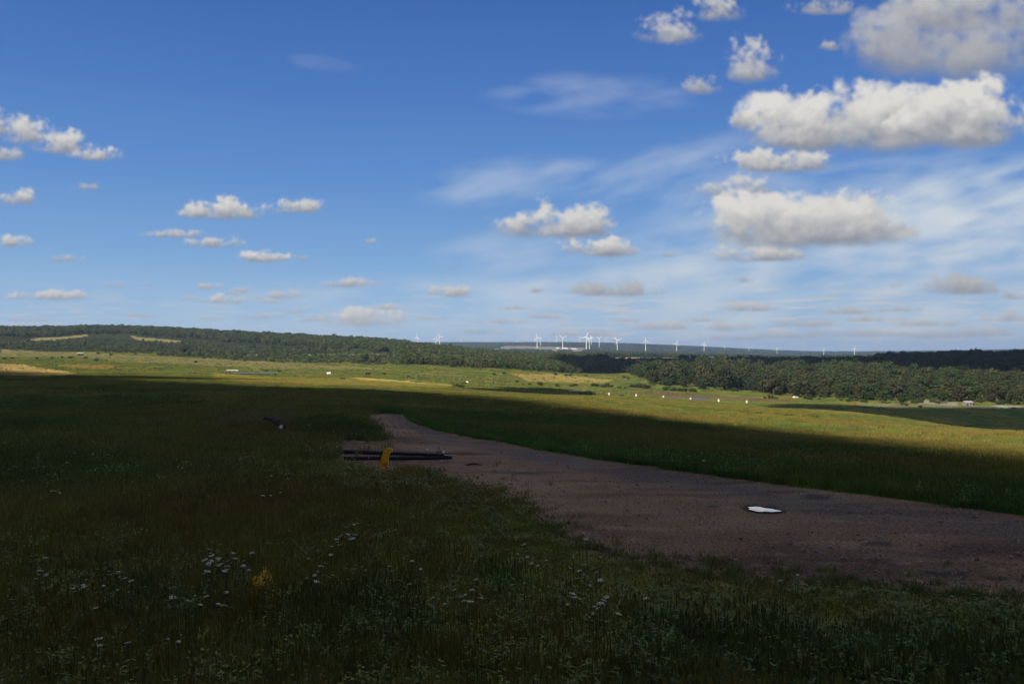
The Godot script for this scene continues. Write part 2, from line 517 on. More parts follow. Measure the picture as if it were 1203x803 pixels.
func weed(stems: int, radius: float, tall: float, leaf: float) -> Shape:
	var s := Shape.new()
	for k in stems:
		var a := rng.randf() * TAU
		var r := radius * sqrt(rng.randf())
		var root := Vector3(cos(a) * r, -0.03, sin(a) * r)
		var t := tall * rng.randf_range(0.6, 1.0)
		var lean := t * rng.randf_range(0.0, 0.25)
		var g := rng.randf_range(0.8, 1.2)
		blade(s, root, a, lean, t, leaf * 0.22, Color(g * 1.1, g * 0.9, g * 0.8))
		for q in 9:
			var f := rng.randf_range(0.2, 1.0)
			var at := root + Vector3(cos(a) * lean * f * f, t * f, sin(a) * lean * f * f)
			var b := rng.randf() * TAU
			var d := Vector3(cos(b), rng.randf_range(-0.2, 0.6), sin(b)) * leaf * rng.randf_range(0.7, 1.2) * (1.3 - f * 0.6)
			var w := Vector3(-sin(b), 0, cos(b)) * leaf * 0.22
			var gg := rng.randf_range(0.8, 1.2)
			s.quad(at, at + d * 0.5 - w, at + d, at + d * 0.5 + w, Color(gg, gg, gg))
	return s

func crown(tall: float, wide: float, clumps: int, leaves: int, leaf: float, kind: int) -> Shape:
	var s := Shape.new()
	for k in clumps:
		var f := (k + rng.randf()) / clumps
		var a := rng.randf() * TAU
		var at: Vector3
		var size: float
		if kind == 0:   # rounded broadleaf
			var y := lerpf(0.24, 0.92, f)
			var ring := sqrt(maxf(0.04, 1.0 - pow((y - 0.54) / 0.5, 2.0))) * rng.randf_range(0.45, 0.85)
			at = Vector3(cos(a) * ring * wide, y * tall, sin(a) * ring * wide)
			size = wide * rng.randf_range(0.34, 0.52)
		elif kind == 1: # pointed conifer
			var y := lerpf(0.12, 0.98, f)
			var ring := (1.02 - y) * rng.randf_range(0.5, 0.9)
			at = Vector3(cos(a) * ring * wide, y * tall, sin(a) * ring * wide)
			size = wide * lerpf(0.42, 0.14, f)
		else:           # low bush
			var ring := sqrt(rng.randf()) * 0.75
			at = Vector3(cos(a) * ring * wide, tall * rng.randf_range(0.2, 0.72) * (1.15 - ring * 0.6), sin(a) * ring * wide)
			size = wide * rng.randf_range(0.3, 0.45)
		var g0 := rng.randf_range(0.86, 1.16)
		for q in leaves:
			var d := Vector3(rng.randfn(), rng.randfn() * 0.8, rng.randfn()).normalized() * size * pow(rng.randf(), 0.4)
			var n := (d.normalized() + Vector3(rng.randf_range(-1, 1), rng.randf_range(-0.6, 1), rng.randf_range(-1, 1)) * 0.8).normalized()
			var t := n.cross(Vector3(rng.randf_range(-1, 1), rng.randf_range(-1, 1), rng.randf_range(-1, 1))).normalized()
			var b := n.cross(t)
			var z := leaf * rng.randf_range(0.6, 1.3)
			var p := at + d
			if p.y < 0.1: p.y = 0.1
			var g := g0 * rng.randf_range(0.75, 1.25)
			s.quad(p - t * z * 0.6, p - b * z * 0.45, p + t * z * 0.6, p + b * z * 0.45, Color(g * rng.randf_range(0.92, 1.1), g, g * rng.randf_range(0.85, 1.1)))
	return s

func trunk(tall: float, thick: float) -> Shape:
	var s := Shape.new()
	s.tube([Vector3(0, -0.6, 0), Vector3(0.05, tall * 0.18, 0.03), Vector3(-0.08, tall * 0.45, 0.08), Vector3(0.05, tall * 0.8, 0)], [thick * 1.3, thick, thick * 0.7, thick * 0.2], 7)
	for k in 5:
		var a := k * 2.4 + rng.randf()
		var y := tall * rng.randf_range(0.25, 0.6)
		var d := Vector3(cos(a), rng.randf_range(0.5, 0.9), sin(a)) * tall * 0.22
		s.tube([Vector3(0, y, 0), Vector3(0, y, 0) + d * 0.6, Vector3(0, y, 0) + d], [thick * 0.5, thick * 0.3, thick * 0.1], 5)
	return s

# ---------------------------------------------------------------- the scene
func _ready() -> void:
	rng.seed = 20240817
	var t0 := Time.get_ticks_msec()
	var cam := Camera3D.new()
	cam.name = "camera"
	cam.position = Vector3(0, EYE, 0)
	cam.rotation.x = PITCH
	cam.fov = rad_to_deg(2.0 * atan(401.5 / F))
	cam.near = 0.1
	cam.far = 60000.0
	add_child(cam)
	var sky_mat := PanoramaSkyMaterial.new()
	sky_mat.panorama = ImageTexture.create_from_image(make_sky())
	sky_mat.filter = true
	var sky := Sky.new()
	sky.sky_material = sky_mat
	var env := Environment.new()
	env.background_mode = Environment.BG_SKY
	env.sky = sky
	env.tonemap_mode = Environment.TONE_MAPPER_LINEAR
	env.tonemap_exposure = 1.35
	env.background_energy_multiplier = 0.75
	env.fog_enabled = true
	env.fog_density = 0.000058
	env.fog_light_color = Color(0.66, 0.78, 0.95)
	env.sdfgi_enabled = true
	env.ssao_enabled = true
	env.ssil_enabled = true
	var world := WorldEnvironment.new()
	world.name = "environment"
	world.environment = env
	add_child(world)
	var sun := DirectionalLight3D.new()
	sun.name = "sun"
	sun.light_color = Color(1.0, 0.94, 0.83)
	sun.light_energy = 1.6
	sun.light_angular_distance = 0.53
	sun.shadow_enabled = true
	add_child(sun)
	sun.look_at_from_position(Vector3.ZERO, -to_sun)
	print("sky ", Time.get_ticks_msec() - t0)

	for q in [[n_fine, 1, 0.25, 3], [n_mid, 2, 0.045, 3], [n_patch, 3, 0.012, 4], [n_hill, 4, 0.004, 3], [n_field, 6, 0.03, 3]]:
		var n: FastNoiseLite = q[0]
		n.noise_type = FastNoiseLite.TYPE_SIMPLEX_SMOOTH
		n.seed = q[1]
		n.frequency = q[2]
		n.fractal_octaves = q[3]
	make_table()
	lay_out_zones()
	build_shading_clouds()
	build_ground()
	print("ground ", Time.get_ticks_msec() - t0)
	build_road()
	build_water()
	build_woods()
	print("woods ", Time.get_ticks_msec() - t0)
	build_grass()
	print("grass ", Time.get_ticks_msec() - t0)
	build_turbines()
	build_far_objects()
	build_near_objects()
	build_flowers()
	print("done ", Time.get_ticks_msec() - t0)

const ROAD_FAR := [[452, 485], [478, 487], [486, 496], [505, 503], [540, 511], [600, 521], [700, 539], [800, 553], [900, 567], [1000, 580], [1100, 592], [1203, 606], [1330, 622]]
const ROAD_NEAR := [[440, 485.3], [426, 490], [436, 502], [449, 512], [457, 522], [462, 532], [480, 548], [530, 560], [575, 576], [620, 602], [652, 630], [692, 652], [742, 668], [802, 681], [902, 690], [1002, 697], [1102, 706], [1203, 719], [1330, 735]]

func lay_out_zones() -> void:
	var pts := []
	for p in ROAD_FAR: pts.append(p)
	for k in ROAD_NEAR.size(): pts.append(ROAD_NEAR[ROAD_NEAR.size() - 1 - k])
	road_poly = flat_poly(pts)
	road_box = box_of(road_poly)
	bare_poly = flat_poly([[384, 519], [405, 516], [440, 517], [462, 516], [480, 530], [476, 550], [455, 553], [425, 550], [398, 546], [390, 534]])
	bare_box = box_of(bare_poly)
	puddle_at = seen_at(896, 596.5)
	for k in 46:
		var e := along(ROAD_NEAR, 0.08 + 0.92 * k / 45.0)
		var g := seen_at(e.x, e.y + 12.0)
		track_sides.append(Vector2(g.x, g.z))
	for e in [[395, 548], [412, 552], [430, 555], [448, 558], [466, 560], [484, 562], [505, 566], [525, 570], [440, 572], [470, 576]]:
		var g := seen_at(e[0], e[1])
		track_sides.append(Vector2(g.x, g.z))
	# lush strip along the far edge of the track
	var strip := []
	for p in ROAD_FAR: strip.append([p[0] - 6, p[1] + 1])
	for k in ROAD_FAR.size():
		var p: Array = ROAD_FAR[ROAD_FAR.size() - 1 - k]
		strip.append([p[0], p[1] - lerpf(5.0, 24.0, clampf((p[0] - 480.0) / 700.0, 0, 1))])
	zone(strip, Color(0.075, 0.165, 0.034), 0.95)
	zone([[330, 500], [400, 492], [445, 512], [452, 518], [400, 519], [350, 516]], Color(0.058, 0.11, 0.03), 0.7)
	zone([[110, 470], [220, 468], [240, 482], [130, 484]], Color(0.06, 0.115, 0.03), 0.5)
	zone([[235, 496], [290, 489], [340, 492], [352, 500], [300, 505]], Color(0.22, 0.17, 0.12), 0.45)
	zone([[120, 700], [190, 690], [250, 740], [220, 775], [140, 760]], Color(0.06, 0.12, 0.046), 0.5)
	zone([[560, 690], [600, 680], [628, 705], [590, 722]], Color(0.075, 0.165, 0.04), 0.6)
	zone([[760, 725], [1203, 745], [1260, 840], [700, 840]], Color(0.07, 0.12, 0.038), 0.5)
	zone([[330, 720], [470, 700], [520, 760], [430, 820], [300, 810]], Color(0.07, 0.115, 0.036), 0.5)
	# fields of the valley
	zone([[-60, 427], [0, 427.5], [28, 428], [60, 434], [90, 440], [60, 444], [-60, 442]], Color(0.52, 0.4, 0.17), 0.9)
	zone([[70, 428], [125, 429], [150, 432], [110, 434], [80, 432]], Color(0.38, 0.26, 0.08), 0.55)
	zone([[0, 410], [120, 415], [300, 424], [460, 433], [330, 434], [150, 424], [0, 419]], Color(0.32, 0.28, 0.13), 0.55)
	zone([[250, 438], [300, 443], [420, 447], [540, 452], [520, 457], [400, 454], [250, 448]], Color(0.36, 0.335, 0.08), 0.7)
	zone([[405, 443.5], [440, 445], [480, 448], [512, 452.5], [508, 454], [470, 450], [430, 447]], Color(0.5, 0.42, 0.16), 0.9)
	zone([[600, 439], [660, 439.5], [720, 446], [700, 450], [620, 448]], Color(0.42, 0.33, 0.12), 0.7)
	zone([[690, 459.5], [760, 459.5], [840, 464], [930, 470], [930, 473], [840, 469], [760, 464]], Color(0.17, 0.105, 0.07), 0.7)
	zone([[880, 476], [1010, 479], [1100, 487], [1203, 500], [1203, 507], [1080, 492], [960, 484]], Color(0.26, 0.2, 0.055), 0.2)
	zone([[995, 473.5], [1060, 474.5], [1203, 477], [1203, 479], [1100, 478.5], [1030, 477.5]], Color(0.22, 0.21, 0.19), 0.55)
	zone([[1064, 470], [1090, 469.5], [1128, 473], [1126, 476], [1090, 475]], Color(0.36, 0.34, 0.3), 0.6)
	zone([[1160, 476], [1210, 477], [1210, 479], [1170, 478.5]], Color(0.45, 0.44, 0.42), 0.7)
	# openings among the woods
	for p in [[[26, 400.5], [60, 396], [102, 392.5], [104, 394.5], [62, 400]], [[152, 394], [176, 397], [216, 400.5], [205, 403], [164, 400]], [[1090, 434], [1110, 432], [1134, 433], [1132, 439], [1096, 439]]]:
		zone(p, Color(0.27, 0.25, 0.1) if p[0][0] < 1000 else Color(0.09, 0.13, 0.03), 1.0)
		clearings.append(zones[-1])
	for p in [[[722, 2050], [796, 2050], [800, 2400], [724, 2400]], [[806, 1750], [858, 1750], [862, 2000], [806, 2000]]]:
		zone_d(p, Color(0.42, 0.36, 0.24), 1.0)
		clearings.append(zones[-1])
	zone_d([[575, 4700], [690, 4700], [690, 6900], [590, 6900]], Color(0.32, 0.29, 0.25), 0.75)
	clearings.append(zones[-1])

# clouds overhead and behind: what keeps the sun off the near ground, the right of the valley and the right ridge
func build_shading_clouds() -> void:
	var m := mat(Color(0.8, 0.8, 0.8), 1.0)
	m.backlight_enabled = true
	m.backlight = Color(1, 1, 1)
	var near := []
	for p in [[-420, 425], [-200, 433], [0, 440], [150, 447], [300, 455], [400, 459], [500, 463], [600, 471], [700, 484], [800, 496], [900, 506], [1000, 516], [1100, 528], [1203, 542]]:
		near.append(seen_at(p[0], p[1]))
	for p in [[40, -14], [75, 60], [40, 420], [-500, 700], [-1100, 500], [-1300, -100]]:
		near.append(ground(p[0], p[1]))
	cloud(near, 900.0, m, "broad cloud overhead whose shadow covers the near grassland and track")
	var strip := []
	for p in [[545, 456.5], [600, 455.2], [650, 456.2], [690, 460.5], [704, 464.5], [660, 465.5], [610, 462.5], [560, 459.5]]:
		strip.append(seen_at(p[0], p[1]))
	cloud(strip, 600.0, m, "small cloud whose shadow darkens a narrow strip of the middle field")
	var valley := []
	for p in [[885, 500], [960, 440], [1060, 360], [1203, 300], [1600, 260], [1700, 500], [1600, 660], [1203, 672], [1080, 655], [980, 628], [905, 580]]:
		valley.append(bearing(p[0], p[1]))
	cloud(valley, 900.0, m, "small cloud whose shadow darkens the valley floor at the right")
	var ridge := []
	for p in [[655, 1250], [690, 1060], [740, 1090], [800, 1240], [950, 1190], [1010, 1120], [1080, 1030], [1150, 1000], [1203, 930], [1500, 880], [1700, 1500], [1500, 2300], [900, 2450], [760, 2300], [690, 1800]]:
		ridge.append(bearing(p[0], p[1]))
	cloud(ridge, 1000.0, m, "large cloud whose shadow darkens the wooded ridge at the right")

func cloud(shade: Array, high: float, m: Material, label: String) -> void:
	# fine outline of the shaded ground, carried up towards the sun
	var rim := []
	for k in shade.size():
		var a: Vector3 = shade[(k + shade.size() - 1) % shade.size()]
		var b: Vector3 = shade[k]
		var c: Vector3 = shade[(k + 1) % shade.size()]
		var d: Vector3 = shade[(k + 2) % shade.size()]
		for q in 6:
			var t := q / 6.0
			var p := b.lerp(c, t)
			var w := minf(b.distance_to(c), 300.0) * 0.045
			p.x += rng.randf_range(-w, w)
			p.z += rng.randf_range(-w, w)
			rim.append(p + to_sun * ((high - p.y) / to_sun.y))
	var mid := Vector3.ZERO
	for p in rim: mid += p
	mid /= rim.size()
	var s := Shape.new()
	var rings := []
	var lifts := [0.0, 0.05, 0.1, 0.13, 0.15, 0.16]
	var shrink := [1.0, 0.88, 0.68, 0.46, 0.24, 0.08]
	for j in 6:
		var ring := []
		for k in rim.size():
			var p: Vector3 = mid.lerp(rim[k], shrink[j])
			p.y = high + Vector2(mid.x - rim[k].x, mid.z - rim[k].z).length() * lifts[j] * (1.0 + (rng.randf_range(-0.35, 0.35) if j else 0.0))
			ring.append(p)
		rings.append(ring)
	for j in 5:
		for k in rim.size():
			var t := (k + 1) % rim.size()
			s.quad(rings[j][k], rings[j + 1][k], rings[j + 1][t], rings[j][t])
	for k in rim.size():
		var t := (k + 1) % rim.size()
		s.tri(rings[5][k], mid + Vector3.UP * (high * 0.1), rings[5][t])
		s.tri(rings[0][k], rings[0][t], Vector3(mid.x, high - 6.0, mid.z))
	var o := part("cloud", s.mesh(), m, self)
	tag(o, label, "cloud", "clouds overhead", "structure")

func build_ground() -> void:
	var az := PackedFloat32Array()
	var a := -180.0
	while a < 180.01:
		az.append(a)
		a += 0.14 if absf(a + 0.07) < FRONT else (1.0 if absf(a) < 50.0 else 5.0)
		if a > 180.01 and az[-1] < 179.99: a = 180.0
	var rs := PackedFloat32Array()
	var r := 1.2
	while r < 17000.0:
		rs.append(r)
		r *= 1.019 if r > 8.0 else 1.25
	var na := az.size()
	var nr := rs.size()
	var s := Shape.new()
	s.v.resize(na * nr); s.c.resize(na * nr); s.n.resize(na * nr)
	for j in nr:
		for i in na:
			var t := deg_to_rad(az[i])
			var x := sin(t) * rs[j]
			var z := -cos(t) * rs[j]
			var y := height(x, z)
			var k := j * na + i
			if rs[j] < 190.0 and (inside(road_poly, road_box, x, z) or inside(bare_poly, bare_box, x, z)):
				y -= 0.14
				s.c[k] = Color(0.1, 0.075, 0.06)
			elif absf(az[i]) > 40.0 or rs[j] < 8.0:
				s.c[k] = Color(0.1, 0.11, 0.03)
			else:
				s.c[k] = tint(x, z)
			s.v[k] = Vector3(x, y, z)
	for j in nr:
		for i in na:
			var i0 := maxi(i - 1, 0)
			var i1 := mini(i + 1, na - 1)
			var j0 := maxi(j - 1, 0)
			var j1 := mini(j + 1, nr - 1)
			var du: Vector3 = s.v[j * na + i1] - s.v[j * na + i0]
			var dv: Vector3 = s.v[j1 * na + i] - s.v[j0 * na + i]
			var nn := du.cross(dv).normalized()
			s.n[j * na + i] = nn if nn.y > 0.0 else -nn
	for j in nr - 1:
		for i in na - 1:
			var k := j * na + i
			s.i.append(k); s.i.append(k + na); s.i.append(k + 1)
			s.i.append(k + 1); s.i.append(k + na); s.i.append(k + na + 1)
	var m := mat(Color(1, 1, 1), 1.0, true)
	m.albedo_texture = noise_tex(0.02, 0.5, 1.35, 21)
	m.uv1_triplanar = true
	m.uv1_world_triplanar = true
	m.uv1_scale = Vector3(0.06, 0.06, 0.06)
	m.metallic_specular = 0.1
	tag(part("ground", s.mesh(), m, self), "", "", "", "structure")

func along(line: Array, t: float) -> Vector2:
	# position along a polyline by its length in the picture
	var total := 0.0
	for k in line.size() - 1:
		total += Vector2(line[k][0], line[k][1]).distance_to(Vector2(line[k + 1][0], line[k + 1][1]))
	var want := total * t
	for k in line.size() - 1:
		var a := Vector2(line[k][0], line[k][1])
		var b := Vector2(line[k + 1][0], line[k + 1][1])
		var d := a.distance_to(b)
		if want <= d or k == line.size() - 2:
			return a.lerp(b, clampf(want / d, 0.0, 1.0))
		want -= d
	return Vector2.ZERO

func earth_material() -> StandardMaterial3D:
	var m := mat(Color(1, 1, 1), 0.95, true)
	m.albedo_texture = noise_tex(0.045, 0.3, 1.6, 31)
	m.uv1_triplanar = true
	m.uv1_world_triplanar = true
	m.uv1_scale = Vector3(0.35, 0.35, 0.35)
	m.heightmap_enabled = true
	m.heightmap_texture = noise_tex(0.05, 0.0, 1.0, 32)
	m.heightmap_scale = 6.0
	m.metallic_specular = 0.2
	return m

func earth_tint(x: float, z: float) -> Color:
	var a := n_field.get_noise_2d(x * 4.0, z * 4.0)
	var b := n_patch.get_noise_2d(x * 5.0, z * 5.0)
	var c := Color(0.275, 0.185, 0.115)
	c = c.lerp(Color(0.34, 0.235, 0.155), clampf(a * 1.8, 0.0, 0.95))
	c = c.lerp(Color(0.14, 0.09, 0.064), clampf(b * 2.4, 0.0, 0.9))
	c = c.lerp(Color(0.12, 0.068, 0.05), clampf(n_field.get_noise_2d(x * 2.0 + 31.0, z * 13.0) * 1.8 - 0.25, 0.0, 0.8))
	c = c.lerp(Color(0.38, 0.28, 0.2), clampf(n_fine.get_noise_2d(x * 1.5, z * 4.0) * 1.5 - 0.35, 0.0, 0.6))
	return c

func build_road() -> void:
	var em := earth_material()
	var nu := 260
	var nv := 64
	var s := Shape.new()
	var edges := []
	for i in nu + 1:
		var t := i / float(nu)
		var p := along(ROAD_FAR, t)
		var q := along(ROAD_NEAR, t)
		edges.append([seen_at(p.x, p.y), seen_at(q.x, q.y)])
	var mires := []
	for q in [[1033, 637, 0.45], [1036, 657, 0.42], [1112, 673, 0.6], [838, 595, 0.35], [960, 583, 0.7]]:
		var g := seen_at(q[0], q[1])
		mires.append(Vector4(g.x, g.y, g.z, q[2]))
	for i in nu + 1:
		for j in nv + 1:
			var f := j / float(nv)
			var g0: Vector3 = edges[i][0]
			var g1: Vector3 = edges[i][1]
			var w := lerpf(-0.02, 1.02, f)
			var p := g0.lerp(g1, w)
			var y := height(p.x, p.z)
			var d := Vector2((p.x - puddle_at.x) / 0.52, (p.z - puddle_at.z) / 0.66).length()
			# wheel ruts and lumps
			y += n_fine.get_noise_2d(p.x * 2.2, p.z * 2.2) * 0.02 + n_field.get_noise_2d(p.x * 9.0, p.z * 9.0) * 0.035
			y -= 0.045 * (exp(-pow((f - 0.2) * 16.0, 2.0)) + exp(-pow((f - 0.34) * 16.0, 2.0)) + exp(-pow((f - 0.58) * 16.0, 2.0)) + exp(-pow((f - 0.7) * 16.0, 2.0)))
			if d < 1.9:
				y = lerpf(puddle_at.y - 0.09, y, smoothstep(0.7, 1.9, d))
			if f < 0.001 or f > 0.999: y -= 0.1
			s.v.append(Vector3(p.x, y, p.z))
			var c := earth_tint(p.x, p.z)
			# grey crushed stone worn bare along the wheel lines
			var band := exp(-pow((f - 0.22 - 0.04 * n_mid.get_noise_2d(p.x, p.z)) * 7.0, 2.0)) * (0.55 + 0.5 * n_field.get_noise_2d(p.x * 3.0, p.z * 3.0))
			c = c.lerp(Color(0.13, 0.13, 0.135), clampf(band, 0.0, 0.9))
			var damp := clampf(n_patch.get_noise_2d(p.x * 9.0 + 50.0, p.z * 22.0) * 2.4 - 0.75, 0.0, 0.7)
			c = c.lerp(Color(0.085, 0.072, 0.07), damp)
			for q in mires:
				var md := Vector2((p.x - q.x) / q.w, (p.z - q.z) / (q.w * 0.8)).length() + n_fine.get_noise_2d(p.x * 6.0, p.z * 6.0) * 0.45
				c = c.lerp(Color(0.045, 0.047, 0.058), smoothstep(1.15, 0.5, md) * 0.75)
			c = c.lerp(Color(0.075, 0.058, 0.05), smoothstep(1.5, 1.1, d + n_fine.get_noise_2d(p.x * 5.0, p.z * 5.0) * 0.3))
			s.c.append(c)
	for i in nu:
		for j in nv:
			var k := i * (nv + 1) + j
			s.i.append(k); s.i.append(k + 1); s.i.append(k + nv + 1)
			s.i.append(k + 1); s.i.append(k + nv + 2); s.i.append(k + nv + 1)
	smooth(s)
	tag(part("dirt_track", s.mesh(), em, self), "", "", "", "structure")
	# worn ground beside it
	var b := Shape.new()
	var mid := Vector2.ZERO
	for p in bare_poly: mid += p
	mid /= bare_poly.size()
	var n := bare_poly.size() * 8
	for ring in 17:
		for k in n:
			var q := k / 8
			var e := bare_poly[q].lerp(bare_poly[(q + 1) % bare_poly.size()], (k % 8) / 8.0)
			var p := mid.lerp(e, ring / 16.0 * 1.04)
			b.v.append(Vector3(p.x, height(p.x, p.y) - 0.02 + n_field.get_noise_2d(p.x * 9.0, p.y * 9.0) * 0.02 - (0.12 if ring == 16 else 0.0), p.y))
			b.c.append(earth_tint(p.x, p.y))
	for ring in 16:
		for k in n:
			var t := (k + 1) % n
			var u := ring * n
			b.i.append(u + k); b.i.append(u + t); b.i.append(u + n + k)
			b.i.append(u + t); b.i.append(u + n + t); b.i.append(u + n + k)
	smooth(b)
	tag(part("bare_earth", b.mesh(), em, self), "", "", "", "structure")
	# stones and clods
	var st := Shape.new()
	st.tube([Vector3(0, -0.4, 0), Vector3(0.05, 0.05, 0), Vector3(0, 0.45, 0.1)], [0.7, 0.9, 0.35], 6, Color.WHITE, 0.9, 0.25, rng)
	var places := []
	var tints := PackedColorArray()
	for k in 7000:
		var e: Array = edges[int(nu * pow(rng.randf(), 0.8))]
		var g0: Vector3 = e[0]
		var g1: Vector3 = e[1]
		var p := g0.lerp(g1, rng.randf())
		if Vector2(p.x - puddle_at.x, p.z - puddle_at.z).length() < 1.7: continue
		var z := rng.randf_range(0.01, 0.035) * (2.4 if rng.randf() < 0.05 else 1.0)
		places.append(Transform3D(Basis.from_euler(Vector3(rng.randf(), rng.randf() * TAU, rng.randf())).scaled(Vector3(z, z * 0.7, z)), ground(p.x, p.z) + Vector3.UP * 0.01))
		var g := rng.randf_range(0.13, 0.27)
		tints.append(Color(g * 1.1, g * 0.88, g * 0.74))
	tag(scatter("gravel", st.mesh(mat(Color.WHITE, 0.95, true)), places, tints), "loose stones and clods strewn over the dirt track", "gravel", "", "stuff")

func smooth(s: Shape) -> void:
	s.n.resize(s.v.size())
	for k in range(0, s.i.size(), 3):
		var a := s.i[k]
		var b := s.i[k + 1]
		var c := s.i[k + 2]
		var nn := (s.v[b] - s.v[a]).cross(s.v[c] - s.v[a])
		s.n[a] -= nn; s.n[b] -= nn; s.n[c] -= nn
	var up := 0
	for k in s.n.size():
		s.n[k] = s.n[k].normalized() if s.n[k].length() > 0.0 else Vector3.UP
		up += 1 if s.n[k].y > 0.0 else -1
	if up < 0:   # turn the sheet over
		for k in range(0, s.i.size(), 3):
			var t := s.i[k + 1]
			s.i[k + 1] = s.i[k + 2]
			s.i[k + 2] = t
		for k in s.n.size(): s.n[k] = -s.n[k]

func pool(outline: Array, y: float, m: Material, called: String, label: String, group := "") -> void:
	var s := Shape.new()
	var mid := Vector3.ZERO
	for p in outline: mid += p
	mid /= outline.size()
	mid.y = y
	for k in outline.size():
		var a: Vector3 = outline[k]
		var b: Vector3 = outline[(k + 1) % outline.size()]
		s.tri(Vector3(a.x, y, a.z), Vector3(b.x, y, b.z), mid)
	var n := Vector3.ZERO
	for k in s.v.size(): s.n.append(Vector3.UP)
	# keep the upper side outward
	if (s.v[1] - s.v[0]).cross(s.v[2] - s.v[0]).y < 0.0:
		for k in range(0, s.i.size(), 3):
			var t := s.i[k + 1]
			s.i[k + 1] = s.i[k + 2]
			s.i[k + 2] = t
	tag(part(called, s.mesh(), m, self), label, called.replace("_", " "), group)

func build_water() -> void:
	var m := mat(Color(0.66, 0.66, 0.66), 0.04)
	m.metallic = 0.92
	m.metallic_specular = 0.6
	var o := []
	for k in 40:
		var a := TAU * k / 40.0
		var w := 1.0 + 0.16 * sin(a * 3.0 + 1.0) + 0.09 * sin(a * 7.0)
		o.append(puddle_at + Vector3(cos(a) * 0.44 * w, 0, sin(a) * 0.42 * w + cos(a) * 0.16))
	pool(o, puddle_at.y - 0.045, m, "puddle", "bright puddle mirroring white cloud in the dirt track")
	var pond := mat(Color(0.07, 0.075, 0.075), 0.35)
	pond.metallic_specular = 0.3
	for q in [[297, 439.4, 30, 15.0, "long grey blue pond in the sunlit field at the left"], [792, 468.2, 8, 16.0, "small pale pond between the third and fourth white marker posts"], [819, 468.6, 12, 16.0, "larger pale pond beside the fourth white marker post"]]:
		var c := seen_at(q[0], q[1])
		if q[0] > 500: c = bearing(q[0], 560.0)
		var half: float = q[2] * -c.z / F
		wet.append(Vector4(c.x, c.y, c.z, half))
		var line := []
		for k in 36:
			var a := TAU * k / 36.0
			var w := 1.0 + 0.14 * sin(a * 2.0 + q[0]) + 0.08 * sin(a * 5.0)
			line.append(c + Vector3(cos(a) * half * w, 0, sin(a) * float(q[3]) * w + cos(a) * half * 0.2))
		pool(line, c.y + 0.9, pond, "pond", q[4], "ponds in the valley")
